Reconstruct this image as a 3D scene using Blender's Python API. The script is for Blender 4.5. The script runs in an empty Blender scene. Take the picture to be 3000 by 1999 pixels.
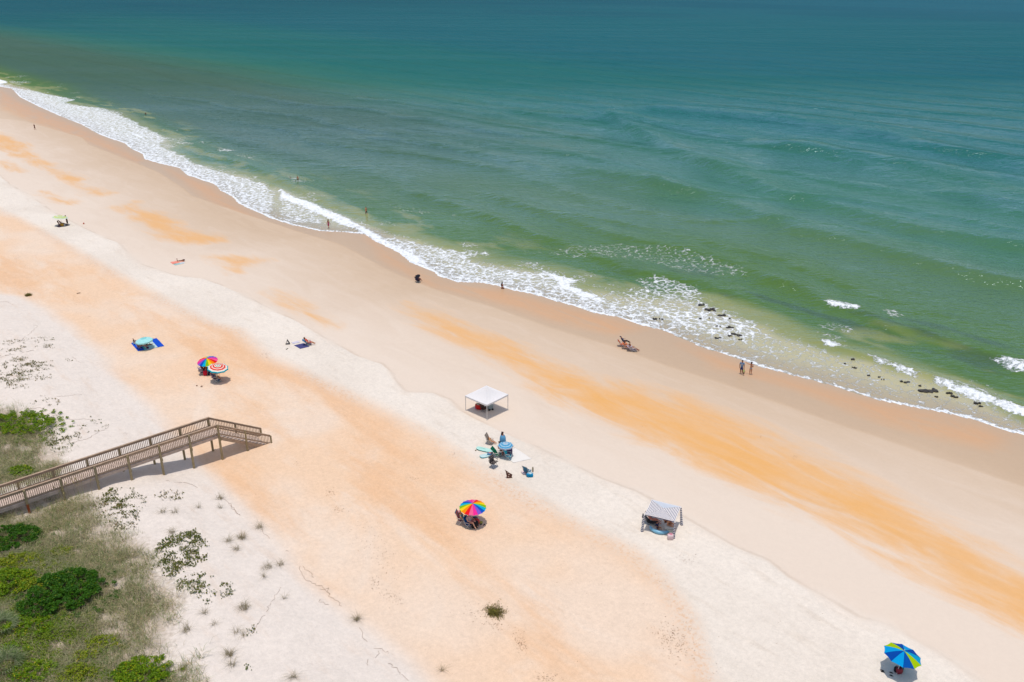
import bpy, bmesh, math, random
import numpy as np
from mathutils import Vector, Matrix, Euler
R = math.radians
random.seed(7); rng = np.random.default_rng(7)
scene = bpy.context.scene
COL = scene.collection

# ------------------------------------------------------------------ camera
CAM_H, PITCH, FPX = 42.0, R(23), 2500.0
cd = bpy.data.cameras.new('camera'); cam = bpy.data.objects.new('camera', cd); COL.objects.link(cam)
cam.location = (0, 0, CAM_H); cam.rotation_euler = (R(90) - PITCH, 0, 0)
cd.lens = 30.0; cd.sensor_width = 36.0; cd.clip_start = 0.5; cd.clip_end = 30000
scene.camera = cam

# ------------------------------------------------------------------ light
SUN_DIR = Vector((-0.03, -0.08, 1.0)).normalized()      # towards the sun
w = bpy.data.worlds.new('World'); scene.world = w; w.use_nodes = True
nt = w.node_tree; nt.nodes.clear()
sky = nt.nodes.new('ShaderNodeTexSky'); sky.sky_type = 'NISHITA'; sky.sun_disc = False
sky.sun_elevation = math.asin(SUN_DIR.z); sky.sun_rotation = math.atan2(SUN_DIR.x, SUN_DIR.y)
sky.air_density = 1.0; sky.dust_density = 1.5; sky.ozone_density = 1.0; sky.altitude = 0
bg = nt.nodes.new('ShaderNodeBackground'); bg.inputs['Strength'].default_value = 0.15
wo = nt.nodes.new('ShaderNodeOutputWorld')
nt.links.new(sky.outputs[0], bg.inputs[0]); nt.links.new(bg.outputs[0], wo.inputs[0])
sl = bpy.data.lights.new('sun', 'SUN'); sl.energy = 2.7; sl.angle = R(0.5); sl.color = (1.0, 0.965, 0.91)
so = bpy.data.objects.new('sun', sl); COL.objects.link(so)
so.rotation_euler = SUN_DIR.to_track_quat('Z', 'Y').to_euler()
scene.view_settings.view_transform = 'Standard'; scene.view_settings.look = 'None'
scene.view_settings.exposure = 0.12; scene.view_settings.gamma = 1.0

# ------------------------------------------------------------------ helpers: noise, shore frame, pixel -> ground
def _hash(ix, iy, seed):
    h = (ix.astype(np.int64) * 374761393 + iy.astype(np.int64) * 668265263 + seed * 144269504) & 0xffffffff
    h = ((h ^ (h >> 13)) * 1274126177) & 0xffffffff
    return ((h ^ (h >> 16)) & 0xffff) / 65535.0
def vn(x, y, seed=0):
    x = np.asarray(x, float); y = np.asarray(y, float)
    ix = np.floor(x); iy = np.floor(y); fx = x - ix; fy = y - iy
    fx = fx * fx * (3 - 2 * fx); fy = fy * fy * (3 - 2 * fy)
    a = _hash(ix, iy, seed); b = _hash(ix + 1, iy, seed); c = _hash(ix, iy + 1, seed); d = _hash(ix + 1, iy + 1, seed)
    return (a + (b - a) * fx) * (1 - fy) + (c + (d - c) * fx) * fy
def fbm(x, y, seed=0, oct=4, gain=0.5):
    t = 0; a = 1; s = 0
    for k in range(oct):
        t = t + a * vn(np.asarray(x) * 2 ** k + 17.3 * k, np.asarray(y) * 2 ** k - 9.1 * k, seed + k); s += a; a *= gain
    return t / s
def sstep(a, b, x):
    t = np.clip((x - a) / (b - a), 0, 1); return t * t * (3 - 2 * t)
SH = (-0.665, 0.7466); NH = (0.7466, 0.665); ORG = (50.0, 73.0)     # along the shore, towards the sea, origin on the waterline
def xy(s, n): return ORG[0] + s * SH[0] + n * NH[0], ORG[1] + s * SH[1] + n * NH[1]
def sn(x, y):
    px = np.asarray(x) - ORG[0]; py = np.asarray(y) - ORG[1]
    return px * SH[0] + py * SH[1], px * NH[0] + py * NH[1]
def flat(u, v, z=0.0):
    x = (u - 1500) / FPX; y = (v - 999.5) / FPX
    dx, dy, dz = x, math.cos(PITCH) - y * math.sin(PITCH), -(math.sin(PITCH) + y * math.cos(PITCH))
    t = (z - CAM_H) / dz
    return Vector((dx * t, dy * t, z))
def line_sn(pts, z):
    a = []
    for u, v in pts:
        p = flat(u, v, z); s, n = sn(p.x, p.y); a.append((float(s), float(n)))
    a.sort(); return np.array(a)
def nline(L, s): return np.interp(s, L[:, 0], L[:, 1])

SHORE = line_sn([(0,254),(34,260),(58,285),(112,312),(170,338),(238,365),(286,392),(325,407),(367,421),(381,435),(418,452),(422,466),(469,480),(524,492),(547,513),(612,535),(632,543),(646,559),(680,577),(700,598),(738,615),(792,640),(820,649),(856,660),(891,667),(935,677),(1011,681),(1072,687),(1102,708),(1166,740),(1200,768),(1272,798),(1280,808),(1340,827),(1408,829),(1459,838),(1493,849),(1565,863),(1616,880),(1680,897),(1748,919),(1807,929),(1866,950),(1948,970),(2004,996),(2065,1021),(2152,1047),(2233,1077),(2340,1105),(2448,1133),(2565,1172),(2667,1192),(2769,1210),(2871,1235),(2922,1256),(3000,1276)], 0.0)
LIP = line_sn([(0,515),(25,540),(86,572),(156,623),(280,684),(347,712),(376,747),(415,776),(510,805),(590,815),(640,832),(700,858),(795,908),(872,942),(914,969),(968,999),(1044,1041),(1117,1064),(1144,1091),(1162,1125),(1190,1149),(1266,1149),(1312,1168),(1350,1202),(1400,1229),(1465,1263),(1500,1276),(1570,1308),(1659,1353),(1755,1398),(1857,1436),(2010,1519),(2137,1595),(2246,1640),(2309,1691),(2443,1767),(2520,1812),(2583,1821),(2679,1876),(2775,1927),(2851,1984)], 1.25)
WRACK = line_sn([(0,620),(60,640),(130,680),(330,790),(500,890),(620,945),(700,965),(740,1000),(790,1040),(900,1090),(1000,1140),(1150,1210),(1270,1280),(1400,1370),(1500,1430),(1620,1490),(1750,1560),(1850,1610),(1930,1680),(1990,1760),(2040,1850),(2080,1999)], 1.35)
TOE = line_sn([(0,862),(60,870),(130,905),(210,960),(290,1030),(360,1110),(440,1190),(560,1330),(650,1410),(790,1560),(900,1690),(1060,1830),(1180,1920),(1260,1999)], 1.4)
WASH = line_sn([(0,236),(109,268),(190,302),(340,331),(432,379),(486,404),(544,470),(680,505),(800,545),(914,590),(1000,625),(1090,665),(1178,695),(1323,728),(1425,765),(1603,795),(1722,840),(1850,865),(2050,880),(2208,930),(2330,985),(2450,1030),(2560,1052),(2700,1096),(2850,1150),(3000,1218)], 0.0)
WET = line_sn([(0,351),(75,357),(150,378),(240,403),(258,425),(330,452),(420,487),(470,510),(530,548),(560,575),(650,605),(760,640),(880,680),(1000,720),(1150,800),(1300,860),(1450,905),(1600,960),(1800,1020),(1950,1075),(2100,1120),(2300,1190),(2500,1260),(2700,1330),(2850,1380),(3000,1430)], 0.2)

def terrain(x, y, fine=True):
    s, n = sn(x, y)
    sh = nline(SHORE, s); lp = nline(LIP, s); to = nline(TOE, s)
    d = n - sh
    z = np.where(d >= 0, -0.035 * np.minimum(d, 60), 0.0)
    t = np.clip((n - sh) / (lp - sh), 0, 1)
    z = np.where(d < 0, 1.12 * t, z)
    z = z + 0.12 * sstep(0.35, -0.35, n - lp)
    t2 = np.clip((lp - n) / (lp - to), 0, 1)
    z = np.where(n < lp, z + 0.18 * t2, z)
    r = to - n + 1.2
    z = z + 1.35 * sstep(0, 9.5, r) * (0.85 + 0.3 * fbm(s / 7, n / 7, 5, 2)) + 0.35 * sstep(8, 30, r)
    if fine:
        z = z + sstep(1, 6, r) * (fbm(s / 2.6, n / 2.6, 8, 3) - 0.5) * 0.6
        z = z + sstep(1, -8, n - lp) * (fbm(s / 1.4, n / 1.4, 3, 2) - 0.5) * 0.05 + sstep(-3, -12, d) * (fbm(s / 9, n / 4, 4, 2) - 0.5) * 0.10
    return z
def gz(x, y): return float(terrain(np.array([x]), np.array([y]))[0])
def at(u, v, dz=0.0):
    """point on the sand (or the water) seen at pixel u, v of the 3000 px photograph"""
    z = 1.2
    for _ in range(14):
        p = flat(u, v, z); z = 0.5 * z + 0.5 * max(gz(p.x, p.y), 0.0)
    p = flat(u, v, z); return Vector((p.x, p.y, max(gz(p.x, p.y), 0.0) + dz))

def sdf_poly(poly, X, Y):
    """signed distance to a closed polygon, negative inside"""
    P = np.array(poly); m = len(P); d = np.full(X.shape, 1e9); ins = np.zeros(X.shape, bool)
    for i in range(m):
        ax, ay = P[i]; bx, by = P[(i + 1) % m]; ex, ey = bx - ax, by - ay
        wx, wy = X - ax, Y - ay; t = np.clip((wx * ex + wy * ey) / (ex * ex + ey * ey + 1e-9), 0, 1)
        d = np.minimum(d, (wx - ex * t) ** 2 + (wy - ey * t) ** 2)
        c = ((ay > Y) != (by > Y)) & (X < (bx - ax) * (Y - ay) / (by - ay + 1e-12) + ax); ins ^= c
    d = np.sqrt(d); return np.where(ins, -d, d)
def sd_px(pts, X, Y, z):
    P = [flat(u, v, z) for u, v in pts]; P = [(p.x, p.y) for p in P]
    x0 = min(p[0] for p in P) - 6; x1 = max(p[0] for p in P) + 6; y0 = min(p[1] for p in P) - 6; y1 = max(p[1] for p in P) + 6
    m = (X > x0) & (X < x1) & (Y > y0) & (Y < y1); out = np.full(X.shape, 9.0)
    if m.any(): out[m] = sdf_poly(P, X[m], Y[m])
    return out

# ------------------------------------------------------------------ materials
def lin(c):
    c = np.array(c, float) / 255.0
    return tuple(np.where(c <= 0.04045, c / 12.92, ((c + 0.055) / 1.055) ** 2.4))
class NT:
    def __init__(self, name):
        self.m = bpy.data.materials.new(name); self.m.use_nodes = True; self.t = self.m.node_tree; self.t.nodes.clear()
        self.out = self.t.nodes.new('ShaderNodeOutputMaterial')
    def set(self, sock, v):
        if isinstance(v, bpy.types.NodeSocket): self.t.links.new(v, sock)
        elif v is not None:
            try: sock.default_value = v
            except Exception: sock.default_value = (*v, 1.0)
    def n(self, typ, ins=(), **kw):
        nd = self.t.nodes.new(typ)
        for k, v in kw.items(): setattr(nd, k, v)
        if isinstance(ins, dict):
            for k, v in ins.items(): self.set(nd.inputs[k], v)
        else:
            for i, v in enumerate(ins): self.set(nd.inputs[i], v)
        return nd
    def math(self, op, a, b=None, clamp=False): return self.n('ShaderNodeMath', (a, b), operation=op, use_clamp=clamp).outputs[0]
    def add(self, a, b): return self.math('ADD', a, b)
    def mul(self, a, b): return self.math('MULTIPLY', a, b)
    def attr(self, name, out='Fac'): return self.n('ShaderNodeAttribute', attribute_name=name).outputs[out]
    def step(self, x, a, b, lo=0.0, hi=1.0): return self.n('ShaderNodeMapRange', (x, a, b, lo, hi), interpolation_type='SMOOTHSTEP').outputs[0]
    def mix(self, f, a, b, blend='MIX'):
        nd = self.n('ShaderNodeMix', data_type='RGBA', blend_type=blend)
        self.set(nd.inputs[0], f); self.set(nd.inputs[6], a); self.set(nd.inputs[7], b); return nd.outputs[2]
    def noise(self, vec, scale, detail=3, rough=0.55, out='Fac', dist=0.0):
        return self.n('ShaderNodeTexNoise', {'Vector': vec, 'Scale': scale, 'Detail': detail, 'Roughness': rough, 'Distortion': dist}).outputs[out]
    def pos(self): return self.n('ShaderNodeNewGeometry').outputs['Position']
    def map(self, vec, rot=(0,0,0), scale=(1,1,1), loc=(0,0,0)): return self.n('ShaderNodeMapping', {'Vector': vec, 'Rotation': rot, 'Scale': scale, 'Location': loc}).outputs[0]
    def done(self, shader): self.t.links.new(shader, self.out.inputs['Surface']); return self.m
    def bsdf(self, col, rough=0.7, normal=None, spec=0.3, **kw):
        d = {'Base Color': col, 'Roughness': rough, 'Specular IOR Level': spec}; d.update(kw)
        nd = self.n('ShaderNodeBsdfPrincipled', d)
        if normal is not None: self.t.links.new(normal, nd.inputs['Normal'])
        return nd.outputs[0]
SHROT = math.atan2(SH[1], SH[0])

def fattr(me, name, arr): me.attributes.new(name, 'FLOAT', 'POINT').data.foreach_set('value', np.ascontiguousarray(arr, dtype=np.float32).ravel())
def cattr(me, name, arr):
    a = np.ones((len(arr), 4), np.float32); a[:, :3] = arr
    me.attributes.new(name, 'FLOAT_COLOR', 'POINT').data.foreach_set('color', a.ravel())
def grid_mesh(name, S, N, zfun):
    """S x N grid in the shore frame"""
    ss, nn = np.meshgrid(S, N, indexing='ij'); X, Y = xy(ss, nn); X = X.ravel(); Y = Y.ravel()
    Z = zfun(X, Y)
    a, b = len(S), len(N); co = np.stack([X, Y, Z], 1).astype(np.float32)
    i = np.arange(a * b).reshape(a, b); q = np.stack([i[:-1, :-1], i[:-1, 1:], i[1:, 1:], i[1:, :-1]], -1).reshape(-1, 4)
    me = bpy.data.meshes.new(name); me.vertices.add(len(co)); me.vertices.foreach_set('co', co.ravel())
    me.loops.add(q.size); me.loops.foreach_set('vertex_index', q.ravel().astype(np.int32))
    me.polygons.add(len(q)); me.polygons.foreach_set('loop_start', np.arange(0, q.size, 4, dtype=np.int32))
    me.polygons.foreach_set('use_smooth', np.ones(len(q), bool)); me.update(calc_edges=True)
    o = bpy.data.objects.new(name, me); COL.objects.link(o); return o, X, Y, Z
def geo(a, b, d0, g):
    out = [a]; d = d0
    while out[-1] < b: out.append(out[-1] + d); d *= g
    return np.array(out)

# ------------------------------------------------------------------ the sand
S_ = np.concatenate([-geo(60, 400, 1.0, 1.15)[::-1], np.arange(-59.5, 200, 0.5), np.arange(200, 430, 1.0), geo(430, 6000, 1.2, 1.12)])
N_ = np.concatenate([-geo(100, 400, 1.0, 1.2)[::-1], np.arange(-99.5, 15, 0.4), geo(15, 90, 0.6, 1.1)])
sand, X, Y, Z = grid_mesh('sand_beach', S_, N_, terrain)
sand['kind'] = 'structure'
s, n = sn(X, Y)
me = sand.data
fattr(me, 'd_shore', n - nline(SHORE, s)); fattr(me, 'd_lip', n - nline(LIP, s)); fattr(me, 'd_wrack', n - nline(WRACK, s))
fattr(me, 'd_toe', n - nline(TOE, s)); fattr(me, 'd_wet', n - nline(WET, s))
def z1(pts): return [(x / 2.941, 200 + y / 2.941) for x, y in pts]
def z7(pts): return [(x / 3.136, 400 + y / 3.136) for x, y in pts]
ORANGE = [z1([(-60,560),(100,600),(210,660),(220,700),(330,800),(450,830),(500,890),(640,920),(760,960),(700,975),(640,985),(700,1030),(850,1045),(980,1075),(860,1105),(760,1100),(700,1050),(600,990),(500,930),(420,870),(300,840),(230,790),(100,740),(-60,700)]),
    z7([(1040,660),(1160,630),(1250,600),(1220,640),(1330,685),(1450,700),(1540,740),(1640,790),(1590,800),(1680,850),(1850,890),(2060,920),(2040,970),(1720,985),(1600,960),(1450,950),(1400,900),(1300,820),(1230,780),(1240,720),(1120,690)]),
    [(596,754),(700,757),(760,765),(700,805),(680,795),(660,780)], z7([(400,525),(470,530),(560,590),(660,620),(640,635),(520,620),(450,570)]), z7([(-10,240),(80,260),(190,320),(200,345),(100,310),(0,275)]),
    [(780,862),(830,868),(900,900),(960,945),(985,960),(930,945),(860,910)],
    [(1180,890),(1300,925),(1400,965),(1530,1000),(1600,1045),(1700,1075),(1800,1110),(2000,1160),(2200,1240),(2400,1340),(2600,1430),(2800,1560),(3000,1680),(3200,1800),(3200,1960),(3000,1845),(2900,1780),(2700,1660),(2500,1560),(2300,1480),(2150,1420),(2050,1360),(1800,1260),(1650,1180),(1500,1090),(1400,1030),(1250,960)]]
o1 = np.full(X.shape, 9.0)
for k, p in enumerate(ORANGE): o1 = np.minimum(o1, sd_px(p, X, Y, 0.6))
fattr(me, 'd_orange', o1)
o2 = np.full(X.shape, 9.0)     # strongest core of the long orange streak, and reddish wet sand by the water
for p in [[(1500,1040),(1620,1085),(1750,1130),(1950,1190),(2150,1275),(2400,1400),(2600,1500),(2800,1620),(3000,1750),(3150,1850),(3000,1820),(2700,1650),(2400,1500),(2150,1400),(1900,1270),(1700,1190),(1560,1090)]]: o2 = np.minimum(o2, sd_px(p, X, Y, 0.6))
fattr(me, 'd_core', o2)
o3 = np.full(X.shape, 9.0)
for p in [[(1070,690),(1200,780),(1300,830),(1480,850),(1600,885),(1800,935),(1880,962),(1800,985),(1620,945),(1500,905),(1380,870),(1250,840),(1120,765)], [(2000,1010),(2200,1075),(2500,1160),(2800,1225),(2960,1280),(2900,1320),(2600,1250),(2350,1150),(2100,1080)], [(0,262),(60,300),(240,375),(330,420),(420,470),(400,478),(240,410),(120,370),(0,325)], [(480,490),(620,545),(700,605),(760,640),(700,640),(600,580),(520,520)]]: o3 = np.minimum(o3, sd_px(p, X, Y, 0.1))
fattr(me, 'd_wetorange', o3)
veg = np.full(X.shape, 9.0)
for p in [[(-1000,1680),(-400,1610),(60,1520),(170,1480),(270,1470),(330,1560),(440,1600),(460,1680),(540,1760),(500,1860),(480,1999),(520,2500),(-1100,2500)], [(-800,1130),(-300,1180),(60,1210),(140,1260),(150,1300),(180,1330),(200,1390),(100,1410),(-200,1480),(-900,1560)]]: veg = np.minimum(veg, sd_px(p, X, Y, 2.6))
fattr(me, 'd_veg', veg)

M = NT('beach_sand')
P = M.pos(); Q = M.map(P, rot=(0, 0, -SHROT))            # x along the shore, y across it
QS = M.map(Q, scale=(0.25, 1, 1))                         # stretched along the shore
nB = M.noise(QS, 0.16, 5, 0.6); nM = M.noise(QS, 0.8, 4, 0.6); nF = M.noise(Q, 3.0, 4, 0.65); nG = M.noise(Q, 14.0, 3, 0.7); nL = M.noise(Q, 0.07, 3, 0.5)
c_ = lambda x: M.math('SUBTRACT', x, 0.5)
nS = M.noise(M.map(Q, scale=(0.28, 1, 1)), 0.34, 6, 0.62, dist=0.8)
dl, dw, dt, ds, dwet = (M.attr(k) for k in ('d_lip', 'd_wrack', 'd_toe', 'd_shore', 'd_wet'))
K = (1.46, 1.60, 1.80)        # what white would read in this light: albedo = photographed value / K
def alb(r, g, b): return tuple(v / k for v, k in zip(lin((r, g, b)), K))
WHITE, PEACH, PALE, MID, TAN, ORG_, COREC, WETC, WETO = alb(251,246,239), alb(251,222,194), alb(244,232,220), alb(235,219,203), alb(222,201,178), alb(246,194,130), alb(248,188,104), alb(212,187,159), alb(236,180,126)
j = M.add(M.mul(c_(nB), 6.0), M.mul(c_(nM), 1.6))
# beach face: pale near the lip, tan and damp towards the water
face_t = M.add(M.math('DIVIDE', ds, 40.0), M.mul(c_(nS), 0.45))
face = M.mix(M.step(face_t, -0.80, -0.40), PALE, MID); face = M.mix(M.step(face_t, -0.55, -0.14), face, TAN)
dO = M.add(M.attr('d_orange'), M.add(M.mul(c_(nS), 9.0), M.mul(c_(nB), 3.0)))
face = M.mix(M.mul(M.mul(M.step(dO, 2.2, -2.4), 0.84), M.step(M.add(M.mul(nM, 0.65), M.mul(nL, 0.35)), 0.36, 0.56, 0.66, 1.0)), face, ORG_)
face = M.mix(M.mul(M.step(M.add(M.attr('d_core'), M.mul(c_(nS), 12.0)), 2.5, -4.5), M.step(nB, 0.3, 0.62, 0.4, 0.8)), face, COREC)
sw = M.n('ShaderNodeTexWave', {'Vector': M.n('ShaderNodeCombineXYZ', (M.add(ds, M.mul(nB, 9.0)), 0, 0)).outputs[0], 'Scale': 0.014, 'Distortion': 0.0}, wave_type='BANDS', bands_direction='X', wave_profile='SAW').outputs['Fac']
face = M.mix(M.mul(M.step(sw, 0.72, 1.0), M.mul(M.step(ds, -34.0, -14.0, 0.0, 0.16), M.step(nM, 0.35, 0.6))), face, alb(198,172,146))
face = M.mix(M.mul(M.step(nS, 0.5, 0.75), 0.22), face, alb(240,226,212))
wet = M.step(M.add(dwet, M.mul(j, 0.16)), -0.25, 0.5)
wetcol = M.mix(M.mul(M.step(M.add(M.attr('d_wetorange'), M.mul(c_(nS), 5.0)), 1.6, -1.8), M.step(nS, 0.3, 0.58, 0.2, 0.72)), WETC, WETO)
wetcol = M.mix(M.step(ds, -7.0, -0.5, 0.0, 0.16), wetcol, (0.30, 0.17, 0.09))
wetf = M.mul(wet, M.step(M.add(ds, M.mul(j, 0.4)), -16.0, -5.0, 0.30, 0.85))
face = M.mix(wetf, face, wetcol)
# upper beach behind the lip
berm = M.mix(M.step(nL, 0.35, 0.65), WHITE, alb(244,238,230))
berm = M.mix(M.mul(M.step(nM, 0.52, 0.72), 0.4), berm, alb(228,218,206))
nW = M.noise(M.map(Q, scale=(0.55, 1, 1), loc=(31, 7, 0)), 0.13, 5, 0.62, dist=0.7)
peach = M.mix(M.step(nL, 0.42, 0.66), PEACH, alb(250,231,213))
peach = M.mix(M.mul(M.step(nW, 0.52, 0.68), 0.45), peach, alb(251,240,229))
peach = M.mix(M.mul(M.step(nB, 0.48, 0.68), 0.75), peach, alb(246,203,162))
up = M.mix(M.step(M.add(dw, M.mul(j, 0.45)), 1.6, -1.8), berm, peach)
wr = M.math('ABSOLUTE', M.add(dw, M.add(M.mul(j, 0.35), 0.4)))
wrm = M.mul(M.step(wr, 1.7, 0.1), M.step(M.add(nF, M.mul(nG, 0.6)), 0.72, 1.0))
up = M.mix(M.mul(wrm, M.step(nL, 0.35, 0.6, 0.15, 0.55)), up, alb(222,170,120))
dune = M.mix(M.step(nM, 0.5, 0.8), alb(246,240,235), alb(240,228,218))
up = M.mix(M.step(M.add(dt, M.mul(j, 0.35)), 1.3, -1.5), up, dune)
lipn = M.add(dl, M.add(M.mul(c_(nM), 0.9), M.mul(c_(nF), 0.35)))
lw_ = M.step(M.noise(Q, 0.11, 2, 0.5), 0.40, 0.60, 0.10, 1.7)
colr = M.mix(M.step(lipn, M.mul(lw_, -1.0), lw_), up, face)
lipl = M.mul(M.step(M.math('ABSOLUTE', M.math('SUBTRACT', lipn, 0.18)), 0.35, 0.0), M.step(M.noise(Q, 0.25, 2), 0.38, 0.62))
colr = M.mix(M.mul(lipl, 0.26), colr, alb(196,176,156))
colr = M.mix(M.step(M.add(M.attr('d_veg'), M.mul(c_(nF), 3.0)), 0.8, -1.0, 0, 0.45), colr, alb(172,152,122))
# grain, small marks, scattered bits
nP = M.noise(Q, 1.1, 4, 0.65)
grain = M.add(M.mul(c_(nP), M.step(lipn, 0.5, -0.5, 0.05, 0.16)), M.add(M.mul(c_(nG), M.step(lipn, 0.5, -0.5, 0.10, 0.34)), M.mul(c_(nF), M.step(lipn, 0.5, -0.5, 0.08, 0.30))))
gm = M.add(grain, 1.0)
colr = M.mix(1.0, colr, M.n('ShaderNodeCombineColor', (gm, gm, gm)).outputs[0], 'MULTIPLY')
sp = M.n('ShaderNodeTexVoronoi', {'Vector': M.map(Q, scale=(1, 1.4, 1)), 'Scale': 1.3, 'Randomness': 1.0}).outputs['Distance']
spm = M.mul(M.step(sp, 0.075, 0.03), M.mul(M.step(M.noise(Q, 0.22, 3, 0.6), 0.56, 0.64), M.step(lipn, 0.0, -2.0)))
colr = M.mix(M.mul(spm, 0.6), colr, alb(150,122,98))
h = M.add(M.mul(M.noise(Q, 2.2, 4, 0.6), M.step(lipn, 1.0, -1.0, 0.05, 0.32)), M.mul(nG, M.step(lipn, 1.0, -1.0, 0.006, 0.03)))
bump = M.n('ShaderNodeBump', {'Strength': 0.55, 'Distance': 0.5, 'Height': h}).outputs[0]
rough = M.step(wetf, 0.15, 0.9, 0.95, 0.42)
sand.data.materials.append(M.done(M.bsdf(colr, rough, bump, 0.22)))

# ------------------------------------------------------------------ the sea
S_ = np.concatenate([-geo(110, 9000, 1.2, 1.12)[::-1], np.arange(-109, 220, 0.5), np.arange(220, 430, 0.9), geo(430, 9000, 1.2, 1.06)])
N_ = np.concatenate([np.arange(-24, 70, 0.35), geo(70, 9000, 0.4, 1.025)])
CREST = [  # (points along the crest in the photograph, height, front width, back width)
    ([(1200,560),(1361,608),(1450,640),(1531,675),(1595,698),(1671,722),(1722,744),(1850,795),(2050,830),(2131,855)], 0.46, 1.7, 4.6),
    ([(1450,575),(1510,596),(1595,624),(1680,648),(1807,690),(1892,712),(2000,730),(2150,770),(2300,835)], 0.50, 1.8, 5.0),
    ([(2259,826),(2340,852),(2432,896),(2514,910),(2595,965),(2718,980),(2820,1015),(2922,1046),(3000,1076),(3200,1150)], 0.50, 1.8, 4.6),
    ([(1900,320),(2300,352),(2600,400),(3000,490),(3300,570)], 1.1, 4.5, 14.0),
    ([(1700,640),(1900,668),(2100,720),(2300,770),(2500,850)], 0.4, 1.6, 4.0),
    ([(2300,430),(2600,470),(3000,580),(3200,640)], 0.9, 4.0, 12.0),
    ([(1723,505),(1946,550),(2125,595),(2214,628),(2348,673),(2504,717),(2672,762),(2839,807),(3000,840),(3200,890)], 1.05, 2.9, 8.0),
    ([(1779,340),(1969,438),(2125,505),(2303,572),(2504,628),(2672,673),(2839,706),(3000,732),(3200,780)], 1.2, 3.4, 10.0),
    ([(1100,400),(1300,425),(1500,470),(1700,515),(1900,560)], 0.5, 3.2, 10.0),
    ([(1500,330),(1800,350),(2100,385),(2300,430),(2600,500),(3000,620)], 0.7, 4.0, 12.0),
    ([(560,432),(640,462),(700,478),(770,505),(850,545),(960,600)], 0.42, 1.2, 4.0),
    ([(280,318),(380,340),(450,375)], 0.3, 1.2, 4.0),
    ([(820,552),(865,584),(914,602),(960,620),(991,636),(1040,662),(1075,690)], 0.22, 0.7, 1.5),
    ([(2555,1052),(2616,1070),(2677,1092)], 0.2, 0.6, 1.2),
    ([(2743,1112),(2820,1140),(2922,1175),(3000,1205),(3100,1240)], 0.24, 0.7, 1.4),
]
CL = [(line_sn(p, 0.0), h, f, b) for p, h, f, b in CREST]
def swell(s, n):
    z = np.zeros(np.shape(s))
    for L, h, f, b in CL:
        m = (s > L[0, 0] - 30) & (s < L[-1, 0] + 30)
        d = n - nline(L, s) + (fbm(s / 9, n / 40, 91, 2) - 0.5) * 0.8
        fade = sstep(-14, 4, s - L[0, 0]) * sstep(-14, 4, L[-1, 0] - s) * (0.8 + 0.4 * vn(s / 14, n * 0, 12))
        z = z + np.where(m, fade * 1.2 * h * np.where(d < 0, np.exp(-(d / f) ** 2), np.exp(-(d / b) ** 2)), 0)
    return z
def seaz(x, y):
    s, n = sn(x, y); d = n - nline(SHORE, s); far = sstep(2500, 300, n)
    z = 0.02 + swell(s, n)
    amp = sstep(4, 45, d) * far
    z = z + amp * (0.16 * (fbm(s / 30, n / 11 + s / 60, 21, 2) - 0.5) + 0.34 * (fbm(s / 7.5 + n / 14, n / 3.2, 22, 3) - 0.5))
    ph = (n + s * 0.10 + (fbm(s / 45, n / 60, 24, 3) - 0.5) * 34) / 24.0; z = z + sstep(14, 60, d) * sstep(1500, 250, n) * 0.5 * (0.25 + 1.0 * fbm(s / 70, n / 40, 25, 2)) * (np.exp(-((ph % 1.0 - 0.35) / np.where(ph % 1.0 < 0.35, 0.09, 0.22)) ** 2) - 0.25)
    z = z + sstep(1, 10, d) * far * 0.10 * (fbm(s / 2.6, n / 1.4, 23, 2) - 0.5)
    return np.where(d < 0, np.minimum(z, terrain(x, y) - 0.05), np.maximum(z, 0.0 + 0.01 * np.minimum(d, 1)))
sea, X, Y, Z = grid_mesh('sea', S_, N_, seaz)
sea['kind'] = 'structure'
s, n = sn(X, Y); d = n - nline(SHORE, s); me = sea.data
def mixc(f, a, b): return a * (1 - f[:, None]) + b * f[:, None]
A_ = lambda r, g, b: np.array(lin((r, g, b)))[None, :]
nz = fbm(s / 60, n / 14, 31, 4) - 0.5; nz2 = fbm(s / 22, n / 6, 32, 4) - 0.5; nzl = fbm(s / 300, n / 90, 33, 3) - 0.5
side = sstep(60, 230, s)      # further along the coast the water is greyer
dd = d + nz * 22 + nz2 * 8
wd = n - nline(WASH, s) + nz2 * 3 + (fbm(s / 7, n / 4, 34, 3) - 0.5) * 3
c = A_(186,174,144) * np.ones((len(s), 1))
c = mixc(sstep(1.0, 7, d + nz2 * 4), c, A_(172,163,124)); c = mixc(sstep(-2.5, 0.6, wd), c, A_(128,132,76)); c = mixc(sstep(0.2, 5.5, wd), c, A_(74,102,40))
c = mixc(sstep(24, 46, dd) * (1 - 0.3 * side), c, A_(76,104,62)); c = mixc(sstep(45, 85, dd), c, A_(56,102,74))
c = mixc(side * sstep(10, 30, d) * sstep(150, 70, d), c, A_(60,86,66))
c = mixc(sstep(75, 170, dd), c, A_(26,91,82)); c = mixc(sstep(170, 420, d + nzl * 200), c, A_(20,84,89)); c = mixc(sstep(500, 1500, d), c, A_(25,83,95))
c = mixc(sstep(200, 1500, s - 0.25 * d + nzl * 300) * sstep(60, 160, d), c, A_(10,73,80))
dark = sstep(0.10, 0.26, fbm(s / 9, n / 3.4, 35, 4) - 0.42) * sstep(12, 17, d) * sstep(34, 24, d) * sstep(75, 40, s)
c = mixc(np.clip(dark, 0, 1) * 0.5, c, A_(56,72,58))
milky = sstep(0.02, 0.22, fbm(s / 8, n / 3.2, 36, 4) - 0.48) * sstep(-1, 2, wd) * sstep(16, 5, wd)
c = mixc(np.clip(milky, 0, 1) * 0.75, c, A_(134,134,80))
c = mixc((sstep(2e3, 1.2e3, n) * sstep(0.12, 0.3, fbm(s / 420, n / 130, 38, 3) - 0.4)) * sstep(300, 600, d) * 0.2, c, A_(8,60,78))
cattr(me, 'wcol', c)
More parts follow.
